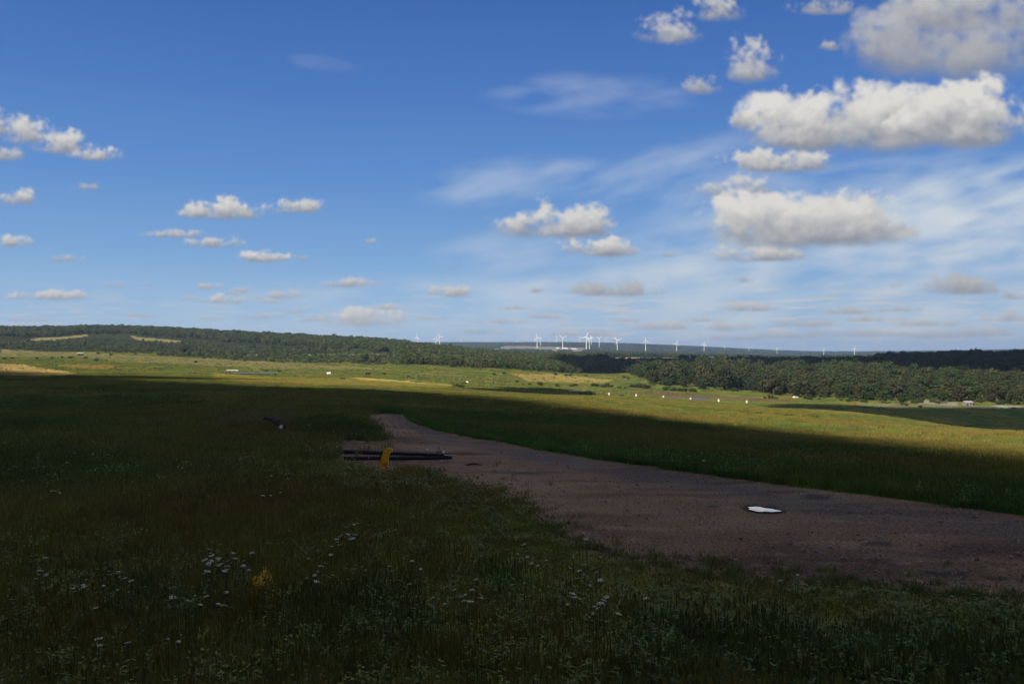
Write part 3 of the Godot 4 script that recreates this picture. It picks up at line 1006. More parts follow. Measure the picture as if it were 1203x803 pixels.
func build_woods() -> void:
	var leaf_m := mat(Color.WHITE, 0.8, true)
	leaf_m.backlight_enabled = true
	leaf_m.backlight = Color(0.35, 0.4, 0.2)
	var bark := mat(Color(0.09, 0.075, 0.06), 0.95)
	var broad := []
	for k in 5: broad.append([crown(11.0, 4.4, 20, 44, 0.95, 0).mesh(leaf_m), trunk(8.5, 0.28).mesh(bark)])
	var pine := []
	for k in 2: pine.append([crown(12.0, 3.0, 26, 30, 0.8, 1).mesh(leaf_m), trunk(10.5, 0.22).mesh(bark)])
	var bush := []
	for k in 3: bush.append([crown(2.6, 2.2, 10, 40, 0.45, 2).mesh(leaf_m), trunk(1.2, 0.07).mesh(bark)])
	var far_mesh := []
	for k in 2: far_mesh.append(crown(15.0, 14.0, 12, 26, 4.2, 2).mesh(leaf_m))
	var front := [[-200, 1300], [0, 1250], [150, 1110], [300, 1010], [450, 960], [600, 1000], [680, 1060], [735, 1090], [750, 960], [762, 800], [800, 745], [950, 690], [1080, 702], [1203, 712], [1500, 720]]
	var wood_places := {}
	var wood_tints := {}
	var singles := []
	var greens := [Color(0.062, 0.092, 0.03), Color(0.05, 0.083, 0.033), Color(0.082, 0.1, 0.032), Color(0.075, 0.082, 0.036), Color(0.045, 0.07, 0.03)]
	var tries := 0
	for band in [[690.0, 1250.0, 12000], [1250.0, 1900.0, 26000], [1900.0, 2800.0, 26000]]:
		for k in band[2]:
			var az := deg_to_rad(rng.randf_range(-33.5, 33.5))
			var r := sqrt(lerpf(band[0] * band[0], band[1] * band[1], rng.randf()))
			var x := sin(az) * r
			var z := -cos(az) * r
			var px := CX + F * tan(az)
			var depth := -z
			var i := 0
			while i < front.size() - 2 and float(front[i + 1][0]) < px: i += 1
			var edge: float = lerpf(front[i][1], front[i + 1][1], clampf((px - front[i][0]) / (front[i + 1][0] - front[i][0]), 0, 1))
			edge += n_field.get_noise_2d(x * 0.5, z * 0.5) * 45.0 - 35.0 * pow(rng.randf(), 6.0)
			if depth < edge: continue
			if px > 735.0 and depth > 2150.0: continue
			var open := false
			for q in clearings:
				if inside(q[0], q[1], x, z): open = true
			if open: continue
			# sight corridor kept open by young growth below the upper clearings
			var young := px < 470.0 and depth < lerpf(1750.0, 1350.0, clampf((px - 250.0) / 220.0, 0, 1)) + n_patch.get_noise_2d(x * 0.4, z * 0.4) * 160.0
			for q in clearings:
				if depth < 2300.0 and q[1].grow_individual(14, 10, 14, 420).has_point(Vector2(x, z)) and px < 300.0: young = true
			var g: Color = greens[rng.randi() % 5]
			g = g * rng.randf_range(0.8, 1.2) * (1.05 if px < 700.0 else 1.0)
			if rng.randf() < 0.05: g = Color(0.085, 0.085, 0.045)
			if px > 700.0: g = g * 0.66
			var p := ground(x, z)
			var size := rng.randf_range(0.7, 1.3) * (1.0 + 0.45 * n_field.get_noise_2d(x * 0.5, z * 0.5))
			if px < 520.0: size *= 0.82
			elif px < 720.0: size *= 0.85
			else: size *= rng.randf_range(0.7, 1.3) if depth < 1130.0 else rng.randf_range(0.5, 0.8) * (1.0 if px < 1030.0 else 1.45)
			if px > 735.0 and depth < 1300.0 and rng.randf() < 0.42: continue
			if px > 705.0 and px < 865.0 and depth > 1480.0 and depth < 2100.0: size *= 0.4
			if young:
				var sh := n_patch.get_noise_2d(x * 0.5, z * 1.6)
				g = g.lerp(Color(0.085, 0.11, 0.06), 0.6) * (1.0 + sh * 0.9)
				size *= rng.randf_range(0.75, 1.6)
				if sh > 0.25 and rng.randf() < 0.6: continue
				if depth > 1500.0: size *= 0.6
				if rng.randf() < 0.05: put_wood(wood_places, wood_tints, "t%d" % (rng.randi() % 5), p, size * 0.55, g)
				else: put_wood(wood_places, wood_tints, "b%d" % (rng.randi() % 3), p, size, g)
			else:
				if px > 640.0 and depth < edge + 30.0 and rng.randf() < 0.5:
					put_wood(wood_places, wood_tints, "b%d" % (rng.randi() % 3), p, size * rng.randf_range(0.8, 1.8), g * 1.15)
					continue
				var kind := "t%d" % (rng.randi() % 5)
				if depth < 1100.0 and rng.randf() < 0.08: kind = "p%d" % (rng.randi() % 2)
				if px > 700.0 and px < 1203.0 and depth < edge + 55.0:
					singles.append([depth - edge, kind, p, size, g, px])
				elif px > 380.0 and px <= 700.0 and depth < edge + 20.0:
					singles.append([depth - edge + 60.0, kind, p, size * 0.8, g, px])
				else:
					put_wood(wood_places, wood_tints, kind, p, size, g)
	singles.sort_custom(func(a, b): return a[0] < b[0])
	for k in singles.size():
		var q: Array = singles[k]
		if k >= 280:
			put_wood(wood_places, wood_tints, q[1], q[2], q[3], q[4])
			continue
		var meshes: Array = pine[int(q[1].substr(1))] if q[1][0] == "p" else broad[int(q[1].substr(1))]
		var right: bool = q[5] > 730.0
		var conifer: bool = q[1][0] == "p"
		var t := thing("conifer_tree" if conifer else "broadleaf_tree", "", "tree", q[2], "conifers on the front edge of the woods" if conifer else ("trees on the front edge of the valley wood" if right else "trees along the foot of the wooded hill"), rng.randf() * TAU)
		t.scale = Vector3.ONE * q[3]
		tag(t, "pointed dark conifer among the front trees of the woods" if conifer else ("green broadleaf tree on the front edge of the wood right of centre" if right else "green broadleaf tree along the foot of the wooded hill left of centre"))
		part("trunk", meshes[1], bark, t)
		part("crown", meshes[0], tree_material(q[4]), t)
	for key in wood_places:
		var n := int(key.substr(1))
		var crown_mesh: Mesh = broad[n][0] if key[0] == "t" else pine[n][0] if key[0] == "p" else bush[n][0]
		var o := scatter("woodland" if key[0] != "b" else "young_woodland", crown_mesh, wood_places[key], wood_tints[key])
		tag(o, "dense woodland covering the hills behind the valley" if key[0] != "b" else "low young woodland on the left hill and along the wood edges", "woodland", "", "stuff")
	# unseen belt of tall trees, added behind the viewpoint to darken the nearest grass
	var bp := []
	var bc := PackedColorArray()
	for k in 46:
		var row := k % 2
		var x := lerpf(-95.0, 95.0, k / 45.0) + rng.randf_range(-2.0, 2.0)
		var size := rng.randf_range(2.0, 2.6)
		bp.append(Transform3D(Basis(Vector3.UP, rng.randf() * TAU).scaled(Vector3(size, size, size)), ground(x, 15.0 + row * 9.0 + rng.randf_range(-1.5, 2.0) + x * x * 0.0006)))
		bc.append(greens[rng.randi() % 5])
	tag(scatter("added_tree_belt", broad[1][0], bp, bc), "unseen belt of tall trees added behind the viewpoint", "trees", "", "stuff")
	# far wooded ridges
	var fp := [[], []]
	var ft := [PackedColorArray(), PackedColorArray()]
	for k in 15000:
		var az := deg_to_rad(rng.randf_range(-33.5, 33.5))
		var r := sqrt(lerpf(pow(2700.0, 2), pow(11500.0, 2), rng.randf()))
		var x := sin(az) * r
		var z := -cos(az) * r
		if CX + F * tan(az) < 380.0: continue
		var open := n_patch.get_noise_2d(x * 0.06, z * 0.06) > 0.34
		for q in clearings:
			if inside(q[0], q[1], x, z): open = true
		if open: continue
		var b := rng.randi() % 2
		var z2 := rng.randf_range(0.8, 1.5) * (1.0 if r < 5000.0 else 1.7)
		fp[b].append(Transform3D(Basis(Vector3.UP, rng.randf() * TAU).scaled(Vector3(z2, rng.randf_range(0.6, 0.9), z2)), ground(x, z)))
		ft[b].append(greens[rng.randi() % 5] * rng.randf_range(0.6, 1.1))
	for b in 2:
		tag(scatter("far_woodland", far_mesh[b], fp[b], ft[b]), "far woodland covering the ridges below the wind turbines", "woodland", "", "stuff")
	# bushes in the valley, one by one
	var spots := [[432, 440.5, 1.0], [451, 440, 0.9], [402, 446.5, 0.7], [313, 436.5, 1.0], [328, 437, 0.9], [312, 424, 1.2], [318, 424.5, 1.3], [608, 449, 1.0], [622, 452, 0.9], [634, 452.5, 1.2], [655, 454, 1.0], [672, 454.5, 1.0], [676, 453.5, 1.1], [699, 454, 1.6], [703, 454, 1.2], [709, 455, 1.7], [714, 454.5, 1.8], [718, 455, 1.4], [728, 456, 1.0], [734, 456.5, 1.0], [743, 455, 1.6], [749, 455.5, 1.7], [755, 456, 1.8], [761, 456, 1.7], [694, 465, 1.3], [690, 464.5, 1.4], [685, 464, 1.1], [710, 466.5, 0.5], [730, 466, 0.7], [782, 458.5, 1.7], [790, 459, 1.8], [798, 459.5, 1.7], [806, 460, 1.6], [815, 460.5, 1.4], [906, 468, 1.3], [912, 468.5, 0.9], [898, 468, 0.9], [580, 440.5, 1.0], [592, 439.5, 1.1], [652, 440.5, 1.5], [665, 441.5, 1.3], [670, 441.5, 1.2], [688, 442, 1.2], [733, 444, 1.2], [738, 445, 1.1], [43, 421.5, 1.0], [72, 420.5, 1.1], [82, 421, 1.0], [84, 420, 1.0], [100, 421, 1.1], [113, 424, 1.2], [115, 416, 1.3], [130, 417.5, 1.2], [229, 426, 1.1], [60, 421, 0.9], [5, 422, 1.0], [14, 421, 0.9], [545, 451.5, 0.8], [536, 455, 0.9], [542, 455.5, 0.8], [1075, 473.5, 1.5], [1102, 474, 1.6], [1135, 474.5, 1.1], [1082, 473, 1.2]]
	spots.sort_custom(func(a, b): return a[0] < b[0])
	var rank := {}
	for q in spots:
		var p := seen_at(q[0], q[1])
		var where := "in the pale field at the far left" if q[0] < 200 else ("in the sunlit field near the pond" if q[0] < 500 else ("on the valley floor before the dark wood" if q[0] < 1000 else "by the pale gravel under the right wood"))
		var t := thing("bush", "rounded green bush %s, %s from the left there" % [where, nth(rank, where)], "bush", p, "bushes " + where, rng.randf() * TAU)
		t.scale = Vector3.ONE * q[2] * rng.randf_range(0.9, 1.15)
		var n := rng.randi() % 3
		part("trunk", bush[n][1], bark, t)
		part("crown", bush[n][0], tree_material(greens[rng.randi() % 5] * 0.8), t)
	# thin scrub that dots the valley
	var sp := []
	var sc := PackedColorArray()
	while sp.size() < 1500:
		var az := deg_to_rad(rng.randf_range(-33.0, 12.0))
		var r := sqrt(lerpf(pow(480.0, 2), pow(1050.0, 2), rng.randf()))
		var x := sin(az) * r
		var z := -cos(az) * r
		if n_patch.get_noise_2d(x * 1.3, z * 1.3) < 0.12 and rng.randf() < 0.85: continue
		sp.append(Transform3D(Basis(Vector3.UP, rng.randf() * TAU).scaled(Vector3.ONE * rng.randf_range(0.2, 0.55)), ground(x, z)))
		sc.append(Color(0.1, 0.11, 0.045) * rng.randf_range(0.8, 1.4))
	tag(scatter("scrub", bush[0][0], sp, sc), "low olive scrub dotting the sunlit valley fields", "scrub", "", "stuff")
	# young trees in two thin rows
	for k in 22:
		var f := k / 21.0
		var row := k % 2
		var p := seen_at(lerpf(472.0, 604.0, f), lerpf(441.0, 449.0, f) + row * 3.0)
		var t := thing("sapling", "slim pale sapling in the planted rows of the middle field, %s from the left" % nth(rank, "sapling"), "sapling", p, "saplings in the planted rows", rng.randf() * TAU)
		t.scale = Vector3(0.2, 0.26, 0.2) * rng.randf_range(0.8, 1.2)
		part("trunk", broad[k % 5][1], bark, t)
		part("crown", broad[k % 5][0], tree_material(Color(0.22, 0.22, 0.13)), t)

func nth(rank: Dictionary, key: String) -> String:
	rank[key] = rank.get(key, 0) + 1
	var n: int = rank[key]
	return "%d%s" % [n, "st" if n % 10 == 1 and n != 11 else ("nd" if n % 10 == 2 and n != 12 else ("rd" if n % 10 == 3 and n != 13 else "th"))]

var tree_mats := {}
func tree_material(c: Color) -> StandardMaterial3D:
	var key := Vector3i(int(c.r * 120.0), int(c.g * 120.0), int(c.b * 120.0))
	if not tree_mats.has(key):
		var m := mat(Color((key.x + 0.5) / 120.0, (key.y + 0.5) / 120.0, (key.z + 0.5) / 120.0), 0.8, true)
		m.backlight_enabled = true
		m.backlight = Color(0.35, 0.4, 0.2)
		tree_mats[key] = m
	return tree_mats[key]

func put_wood(places: Dictionary, tints: Dictionary, kind: String, p: Vector3, size: float, c: Color) -> void:
	if not places.has(kind):
		places[kind] = []
		tints[kind] = PackedColorArray()
	places[kind].append(Transform3D(Basis(Vector3.UP, rng.randf() * TAU).scaled(Vector3(size, size * rng.randf_range(0.85, 1.15), size)), p))
	tints[kind].append(c)

func build_grass() -> void:
	var gm := mat(Color.WHITE, 0.75, true)
	gm.backlight_enabled = true
	gm.backlight = Color(0.5, 0.5, 0.3)
	var near := [tuft(30, 0.2, 0.62, 0.012), tuft(24, 0.22, 0.75, 0.010), seed_tuft(14, 0.2, 0.9, 0.010), weed(7, 0.16, 0.7, 0.10)]
	var mid := [tuft(36, 0.36, 0.66, 0.022), tuft(30, 0.4, 0.75, 0.02), seed_tuft(18, 0.36, 0.9, 0.018), weed(10, 0.3, 0.75, 0.14)]
	var far := [tuft(44, 0.85, 0.7, 0.05), tuft(40, 0.9, 0.8, 0.045), seed_tuft(24, 0.8, 0.95, 0.035), weed(14, 0.7, 0.8, 0.22)]
	var dist := [tuft(46, 2.2, 0.6, 0.16), tuft(40, 2.6, 0.75, 0.14)]
	var names := ["meadow_grass", "tall_meadow_grass", "seed_grass", "meadow_weeds"]
	var labels := ["green and olive meadow grass covering the shaded slope", "tall uneven meadow grass covering the near slope", "reddish seed heads standing among the meadow grass", "leafy weeds growing among the meadow grass"]
	for lot in [[near, 9.0, 32.0, 18500, 1.0], [mid, 32.0, 95.0, 60000, 1.0], [far, 95.0, 420.0, 120000, 1.0], [dist, 400.0, 1250.0, 80000, 1.0]]:
		var meshes: Array = lot[0]
		var places := []
		var tints := []
		for k in meshes.size():
			places.append([])
			tints.append(PackedColorArray())
		for k in lot[3]:
			var az := deg_to_rad(rng.randf_range(-33.6, 33.6))
			var r := sqrt(lerpf(lot[1] * lot[1], lot[2] * lot[2], rng.randf()))
			var x := sin(az) * r
			var z := -cos(az) * r
			var size := rng.randf_range(0.65, 1.2)
			if r < 190.0:
				var jx := x + n_fine.get_noise_2d(x * 3.0, z * 3.0) * 0.7
				var jz := z + n_fine.get_noise_2d(x * 3.0 + 90.0, z * 3.0) * 0.7
				if inside(road_poly, road_box, jx, jz): continue
				if inside(bare_poly, bare_box, jx, jz) and rng.randf() < 0.985: continue
			if r > 330.0:
				var skip := false
				for q in wet:
					if Vector2((x - q.x) / q.w, (z - q.z) / 34.0).length() < 1.25: skip = true
				for q in clearings:
					if inside(q[0], q[1], x, z): skip = true
				if skip: continue
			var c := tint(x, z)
			var b := n_field.get_noise_2d(x * 1.7 + 40.0, z * 1.7)
			var pick := 0
			if meshes.size() == 4:
				var u := rng.randf() + b * 0.5
				pick = 0 if u < 0.38 else (1 if u < 0.6 else (2 if u < 0.85 else 3))
				if pick == 2: c = c.lerp(Color(0.18, 0.13, 0.055), 0.2)
				if pick == 3: c = c.lerp(Color(0.08, 0.13, 0.036), 0.5)
			else:
				pick = rng.randi() % meshes.size()
			var lift := 0.8 + 0.3 * n_patch.get_noise_2d(x * 3.0, z * 3.0)
			c = c * rng.randf_range(0.75, 1.3)
			if r < 120.0 and near_track(x, z): lift *= 0.42
			places[pick].append(Transform3D(Basis(Vector3.UP, rng.randf() * TAU).scaled(Vector3(size, size * lift, size)), ground(x, z)))
			tints[pick].append(c)
		for k in meshes.size():
			var o := scatter(names[k], (meshes[k] as Shape).mesh(gm), places[k], tints[k])
			tag(o, labels[k], "grass" if k < 3 else "weeds", "", "stuff")
	# tussocks that creep over the near edge of the track
	var ep := []
	var ec := PackedColorArray()
	var small := tuft(16, 0.16, 0.2, 0.014)
	for k in 2600:
		var t := rng.randf_range(0.2, 1.0)
		var q := along(ROAD_NEAR, t)
		var off := absf(rng.randfn()) * 13.0
		if n_patch.get_noise_2d(q.x * 2.5, (q.y - off) * 9.0) < 0.05: continue
		var p := seen_at(q.x + off * 0.2, q.y - off)
		ep.append(Transform3D(Basis(Vector3.UP, rng.randf() * TAU).scaled(Vector3.ONE * rng.randf_range(0.5, 1.3)), p))
		ec.append(Color(0.12, 0.145, 0.04) * rng.randf_range(0.7, 1.3))
	tag(scatter("short_grass", small.mesh(gm), ep, ec), "short grass creeping in patches over the edge of the dirt track", "grass", "", "stuff")
	# dark broken line of rushes across the sunlit slope
	var rp := []
	var rc := PackedColorArray()
	var rush := tuft(40, 0.6, 0.9, 0.05)
	for k in 420:
		var f := rng.randf()
		var px := lerpf(855.0, 1004.0, f)
		if n_patch.get_noise_2d(px * 1.9, 4.0) < -0.05: continue
		var p := seen_at(px, lerpf(482.5, 496.5, f) + 1.2 * sin(f * 5.0) + rng.randf_range(-0.25, 0.25))
		rp.append(Transform3D(Basis(Vector3.UP, rng.randf() * TAU).scaled(Vector3.ONE * rng.randf_range(0.6, 1.1)), p))
		rc.append(Color(0.03, 0.045, 0.018) * rng.randf_range(0.7, 1.3))
	tag(scatter("rushes", rush.mesh(gm), rp, rc), "dark broken line of rushes across the sunlit slope at the right", "rushes", "", "stuff")

func near_track(x: float, z: float) -> bool:
	for q in track_sides:
		if absf(x - q.x) + absf(z - q.y) < 3.2: return true
	return false

func build_turbines() -> void:
	var m := mat(Color(0.82, 0.82, 0.82), 0.5)
	var tower := Shape.new()
	tower.tube([Vector3(0, -4, 0), Vector3(0, 30, 0), Vector3(0, 66, 0)], [2.4, 1.9, 1.4], 12)
	var tm := tower.mesh()
	var nac := Shape.new()
	nac.tube([Vector3(0, 67.4, -3.2), Vector3(0, 67.4, -2.6), Vector3(0, 67.6, 3.5), Vector3(0, 67.4, 6.2), Vector3(0, 67.2, 7.0)], [1.2, 1.9, 2.1, 1.6, 0.7], 10)
	var nm := nac.mesh()
	var hub := Shape.new()
	hub.tube([Vector3(0, 0, 1.2), Vector3(0, 0, 0.2), Vector3(0, 0, -1.2), Vector3(0, 0, -2.2)], [1.5, 1.7, 1.2, 0.3], 10)
	var hm := hub.mesh()
	var bl := Shape.new()
	var pts := []
	var rad := []
	for q in [[0.6, 0.9], [3.0, 1.1], [6.0, 1.9], [13.0, 1.5], [22.0, 1.0], [29.0, 0.4]]:
		pts.append(Vector3(0, q[0], -0.5))
		rad.append(q[1])
	bl.tube(pts, rad, 8, Color.WHITE, 0.3)
	var bm := bl.mesh()
	# column, row of the hub, distance, turn of the rotor, yaw
	var list := [[490, 396, 6900], [512, 397.5, 6500], [516.5, 395.5, 6600], [542, 397.5, 8600], [608, 401.5, 8200], [628, 398, 7900], [631, 396.3, 6000], [635, 397.2, 7300], [654, 395, 8600], [661, 396.6, 5600], [681, 395.5, 8800], [689, 395.6, 6100], [692.5, 398, 5900], [694.8, 396.5, 7600], [704, 397.2, 7200], [712, 397, 9400], [725.3, 399.6, 6000], [758.6, 400.4, 6100], [795, 403.2, 6500], [827.3, 404.3, 6700], [851.6, 407.2, 7900], [880, 408.3, 7600], [913, 408.8, 7400], [968, 409.8, 6300], [1004, 409, 6600]]
	for k in list.size():
		var q: Array = list[k]
		var depth: float = q[2]
		var at := Vector3((q[0] - CX) / F * depth, 0.0, -depth)
		var hub_y: float = EYE + (412.0 - q[1]) / F * depth
		var gy := height(at.x, at.z)
		var s := clampf((hub_y - gy) / 67.4, 0.6, 1.5)
		at.y = hub_y - 67.4 * s
		var place := "farthest left of the row" if k == 0 else ("left of the tight group, near the wooded hilltop" if k < 4 else ("in the tight group above the pale quarry" if k < 16 else "in the row reaching right along the far ridge"))
		var label := "white wind turbine " + place
		if k in [1, 2, 3]: label = ["second white wind turbine from the left", "third white wind turbine from the left", "fourth white wind turbine from the left, small and alone"][k - 1]
		elif k == 4: label = "small white wind turbine alone above the pale field, fifth from the left"
		elif k >= 16: label = ["first white turbine right of the tight group", "second white turbine right of the tight group", "third white turbine right of the tight group", "fourth white turbine right of the tight group", "fifth white turbine right of the tight group", "fourth white turbine from the right end", "third white turbine from the right end", "second white turbine from the right end", "white turbine at the right end of the row"][k - 16]
		else: label = "white wind turbine in the tight group above the pale field, number %s from its left" % ["one", "two", "three", "four", "five", "six", "seven", "eight", "nine", "ten", "eleven"][k - 5]
		var t := thing("wind_turbine", label, "wind turbine", at, "wind turbines on the far ridge", rng.randf_range(-0.5, 0.5) + PI)
		t.scale = Vector3.ONE * s
		part("tower", tm, m, t)
		part("nacelle", nm, m, t)
		var h := part("hub", hm, m, t)
		h.position = Vector3(0, 67.4, -4.2)
		h.rotation.z = rng.randf() * TAU
		for b in 3:
			var o := part("blade", bm, m, h)
			o.rotation.z = b * TAU / 3.0

func build_far_objects() -> void:
	var white := mat(Color(0.8, 0.79, 0.76), 0.6)
	var grey := mat(Color(0.3, 0.3, 0.31), 0.7)
	var dark := mat(Color(0.03, 0.032, 0.036), 0.5)
	var roofm := mat(Color(0.55, 0.57, 0.6), 0.45)
	var glass := mat(Color(0.02, 0.025, 0.03), 0.1)
	var order := ["first", "second", "third", "fourth", "fifth", "sixth"]
	var k := 0
	for q in [[715.5, 464.6], [747.5, 466.2], [779.5, 468.2], [811.5, 470.6], [844.5, 472.2], [877.5, 473.8]]:
		var p := seen_at(q[0], q[1])
		var t := thing("marker_post", "%s white marker post from the left in the line crossing the sunlit field" % order[k], "marker post", p, "white marker posts", 0.3)
		var z := p.length() / 350.0
		var s := Shape.new()
		s.box(Vector3(0, 0.4, 0), Vector3(0.62, 1.2, 0.3) * z)
		s.tri(Vector3(-0.31, 0.99, 0.15) * z, Vector3(0.31, 0.99, 0.15) * z, Vector3(0, 1.2, 0) * z)
		part("post", s.mesh(), white, t)
		var c := Shape.new()
		c.tube([Vector3(0, 0.9, 0) * z, Vector3(0, 1.1, 0) * z, Vector3(0, 1.22, 0) * z], [0.36 * z, 0.34 * z, 0.1 * z], 8)
		part("cap", c.mesh(), white, t)
		k += 1
	# huts and sheds
	shed(seen_at(94, 417.3), 6.0, 4.0, 2.1, 1.3, dark, grey, glass, 0.4, "dark_hut", "low dark hut with pale base in the far left field", "hut")
	shed(seen_at(273, 435.6), 8.0, 3.0, 0.45, 0.2, white, white, glass, 0.1, "white_shelter", "long low white shelter at the edge of the left pond", "shelter")
	shed(seen_at(386, 440.0), 2.2, 1.8, 0.9, 0.7, white, white, glass, 0.3, "white_hut", "small white hut beyond the sunlit field left of centre", "hut")
	shed(seen_at(549, 449.6), 1.2, 1.0, 0.5, 0.3, white, white, glass, -0.3, "white_cabinet", "tiny white cabinet among the saplings of the middle field", "cabinet")
	shed(seen_at(1137, 476.0), 7.0, 4.0, 2.3, 1.2, mat(Color(0.2, 0.19, 0.2), 0.8), mat(Color(0.3, 0.29, 0.31), 0.7), glass, 0.15, "grey_shed", "grey shed at the foot of the right wood", "shed")
	shed(bearing(1206, 1110.0) + Vector3(0, 1.0, 0), 14.0, 9.0, 4.5, 4.0, white, roofm, glass, 0.7, "farm_building", "pale roofed farm building on the wooded slope at the right edge", "building")
	shed(bearing(836, 1990.0), 16.0, 9.0, 6.0, 3.0, white, white, glass, 0.2, "white_house", "white house among the dark trees of the middle ridge", "house")
	for q in [[655, 6300, 24], [664, 6250, 36], [674, 6350, 40]]:
		shed(bearing(q[0], q[1]), q[2], 18.0, 6.0, 3.0, white, roofm, glass, 0.1, "works_building", "pale building on the far pale field, %s of three" % ["leftmost", "middle", "rightmost"][0 if q[0] < 660 else (1 if q[0] < 670 else 2)], "building")
	car(seen_at(935, 467.6), white, glass, dark)
	# broken boards across the boggy ground
	var timber := mat(Color(0.5, 0.46, 0.38), 0.9)
	var b := Shape.new()
	b.box(Vector3(0, 0.3, 0), Vector3(9.0, 0.7, 1.2), Basis(Vector3.UP, 0.1))
	b.box(Vector3(6.5, 0.2, 0.8), Vector3(5.0, 0.5, 1.0), Basis(Vector3.UP, -0.12))
	var o := thing("timber_pile", "low pale timber pile at the edge of the dark strip", "timber pile", seen_at(672, 459.6))
	part("timber", b.mesh(), timber, o)

func shed(at: Vector3, w: float, d: float, wall: float, ridge: float, wm: Material, rm: Material, gm: Material, turn: float, called: String, label: String, category: String) -> void:
	var t := thing(called, label, category, at, "", turn)
	var s := Shape.new()
	s.box(Vector3(0, wall * 0.5 - 0.4, 0), Vector3(w, wall + 0.8, d))
	for x in [-0.5, 0.5]:
		s.tri(Vector3(w * x, wall, -d * 0.5), Vector3(w * x, wall, d * 0.5), Vector3(w * x, wall + ridge, 0))
	part("wall", s.mesh(), wm, t)
	var r := Shape.new()
	var a := atan2(ridge, d * 0.5)
	var l := sqrt(ridge * ridge + d * d * 0.25) + 0.3
	for side in [-1.0, 1.0]:
		r.box(Vector3(0, wall + ridge * 0.5 + 0.08, side * d * 0.26), Vector3(w + 0.5, 0.12, l), Basis(Vector3.RIGHT, side * a))
	part("roof", r.mesh(), rm, t)
	var dr := Shape.new()
	dr.box(Vector3(-w * 0.2, wall * 0.36, d * 0.5), Vector3(minf(1.0, w * 0.2), wall * 0.72, 0.1))
	part("door", dr.mesh(), gm, t)
	var wi := Shape.new()
	wi.box(Vector3(w * 0.22, wall * 0.55, d * 0.5), Vector3(minf(1.4, w * 0.22), wall * 0.36, 0.1))
	part("window", wi.mesh(), gm, t)

func car(at: Vector3, body: Material, glass: Material, tyre: Material) -> void:
	var t := thing("white_car", "white car parked on the valley floor before the right wood", "car", at, "", 0.25)
	var s := Shape.new()
	var side := [Vector2(-2.3, 0.4), Vector2(2.3, 0.4), Vector2(2.35, 0.85), Vector2(1.5, 1.0), Vector2(0.8, 1.55), Vector2(-1.3, 1.6), Vector2(-2.0, 1.05), Vector2(-2.35, 0.95)]
	for k in side.size():
		var a: Vector2 = side[k]
		var b: Vector2 = side[(k + 1) % side.size()]
		s.quad(Vector3(a.x, a.y, 0.9), Vector3(a.x, a.y, -0.9), Vector3(b.x, b.y, -0.9), Vector3(b.x, b.y, 0.9))
		if k > 0 and k < side.size() - 1:
			s.tri(Vector3(side[0].x, side[0].y, 0.9), Vector3(a.x, a.y, 0.9), Vector3(b.x, b.y, 0.9))
			s.tri(Vector3(side[0].x, side[0].y, -0.9), Vector3(b.x, b.y, -0.9), Vector3(a.x, a.y, -0.9))
	part("body", s.mesh(), body, t)
	var g := Shape.new()
	g.box(Vector3(-0.2, 1.28, 0), Vector3(2.0, 0.36, 1.84))
	part("window", g.mesh(), glass, t)
	for x in [-1.45, 1.45]:
		for z in [-0.8, 0.8]:
			var w := Shape.new()
			w.tube([Vector3(x, 0.33, z - 0.12), Vector3(x, 0.33, z + 0.12)], [0.34, 0.34], 12)
			part("wheel", w.mesh(), tyre, t)

func pole(a: Vector3, b: Vector3, r0: float, r1: float, m: Material, called: String, label: String, category: String, group := "") -> Node3D:
	var t := thing(called, label, category, a, group)
	var s := Shape.new()
	var pts := []
	var rad := []
	for k in 9:
		var f := k / 8.0
		var p := (b - a) * f
		var g := ground(a.x + p.x, a.z + p.z)
		pts.append(Vector3(p.x + rng.randf_range(-0.015, 0.015), p.y + rng.randf_range(-0.012, 0.012), p.z + rng.randf_range(-0.015, 0.015)))
		rad.append(lerpf(r0, r1, f) * rng.randf_range(0.94, 1.06))
	s.tube(pts, rad, 10, Color.WHITE, 1.0, 0.05, rng)
	part("shaft", s.mesh(), m, t)
	return t

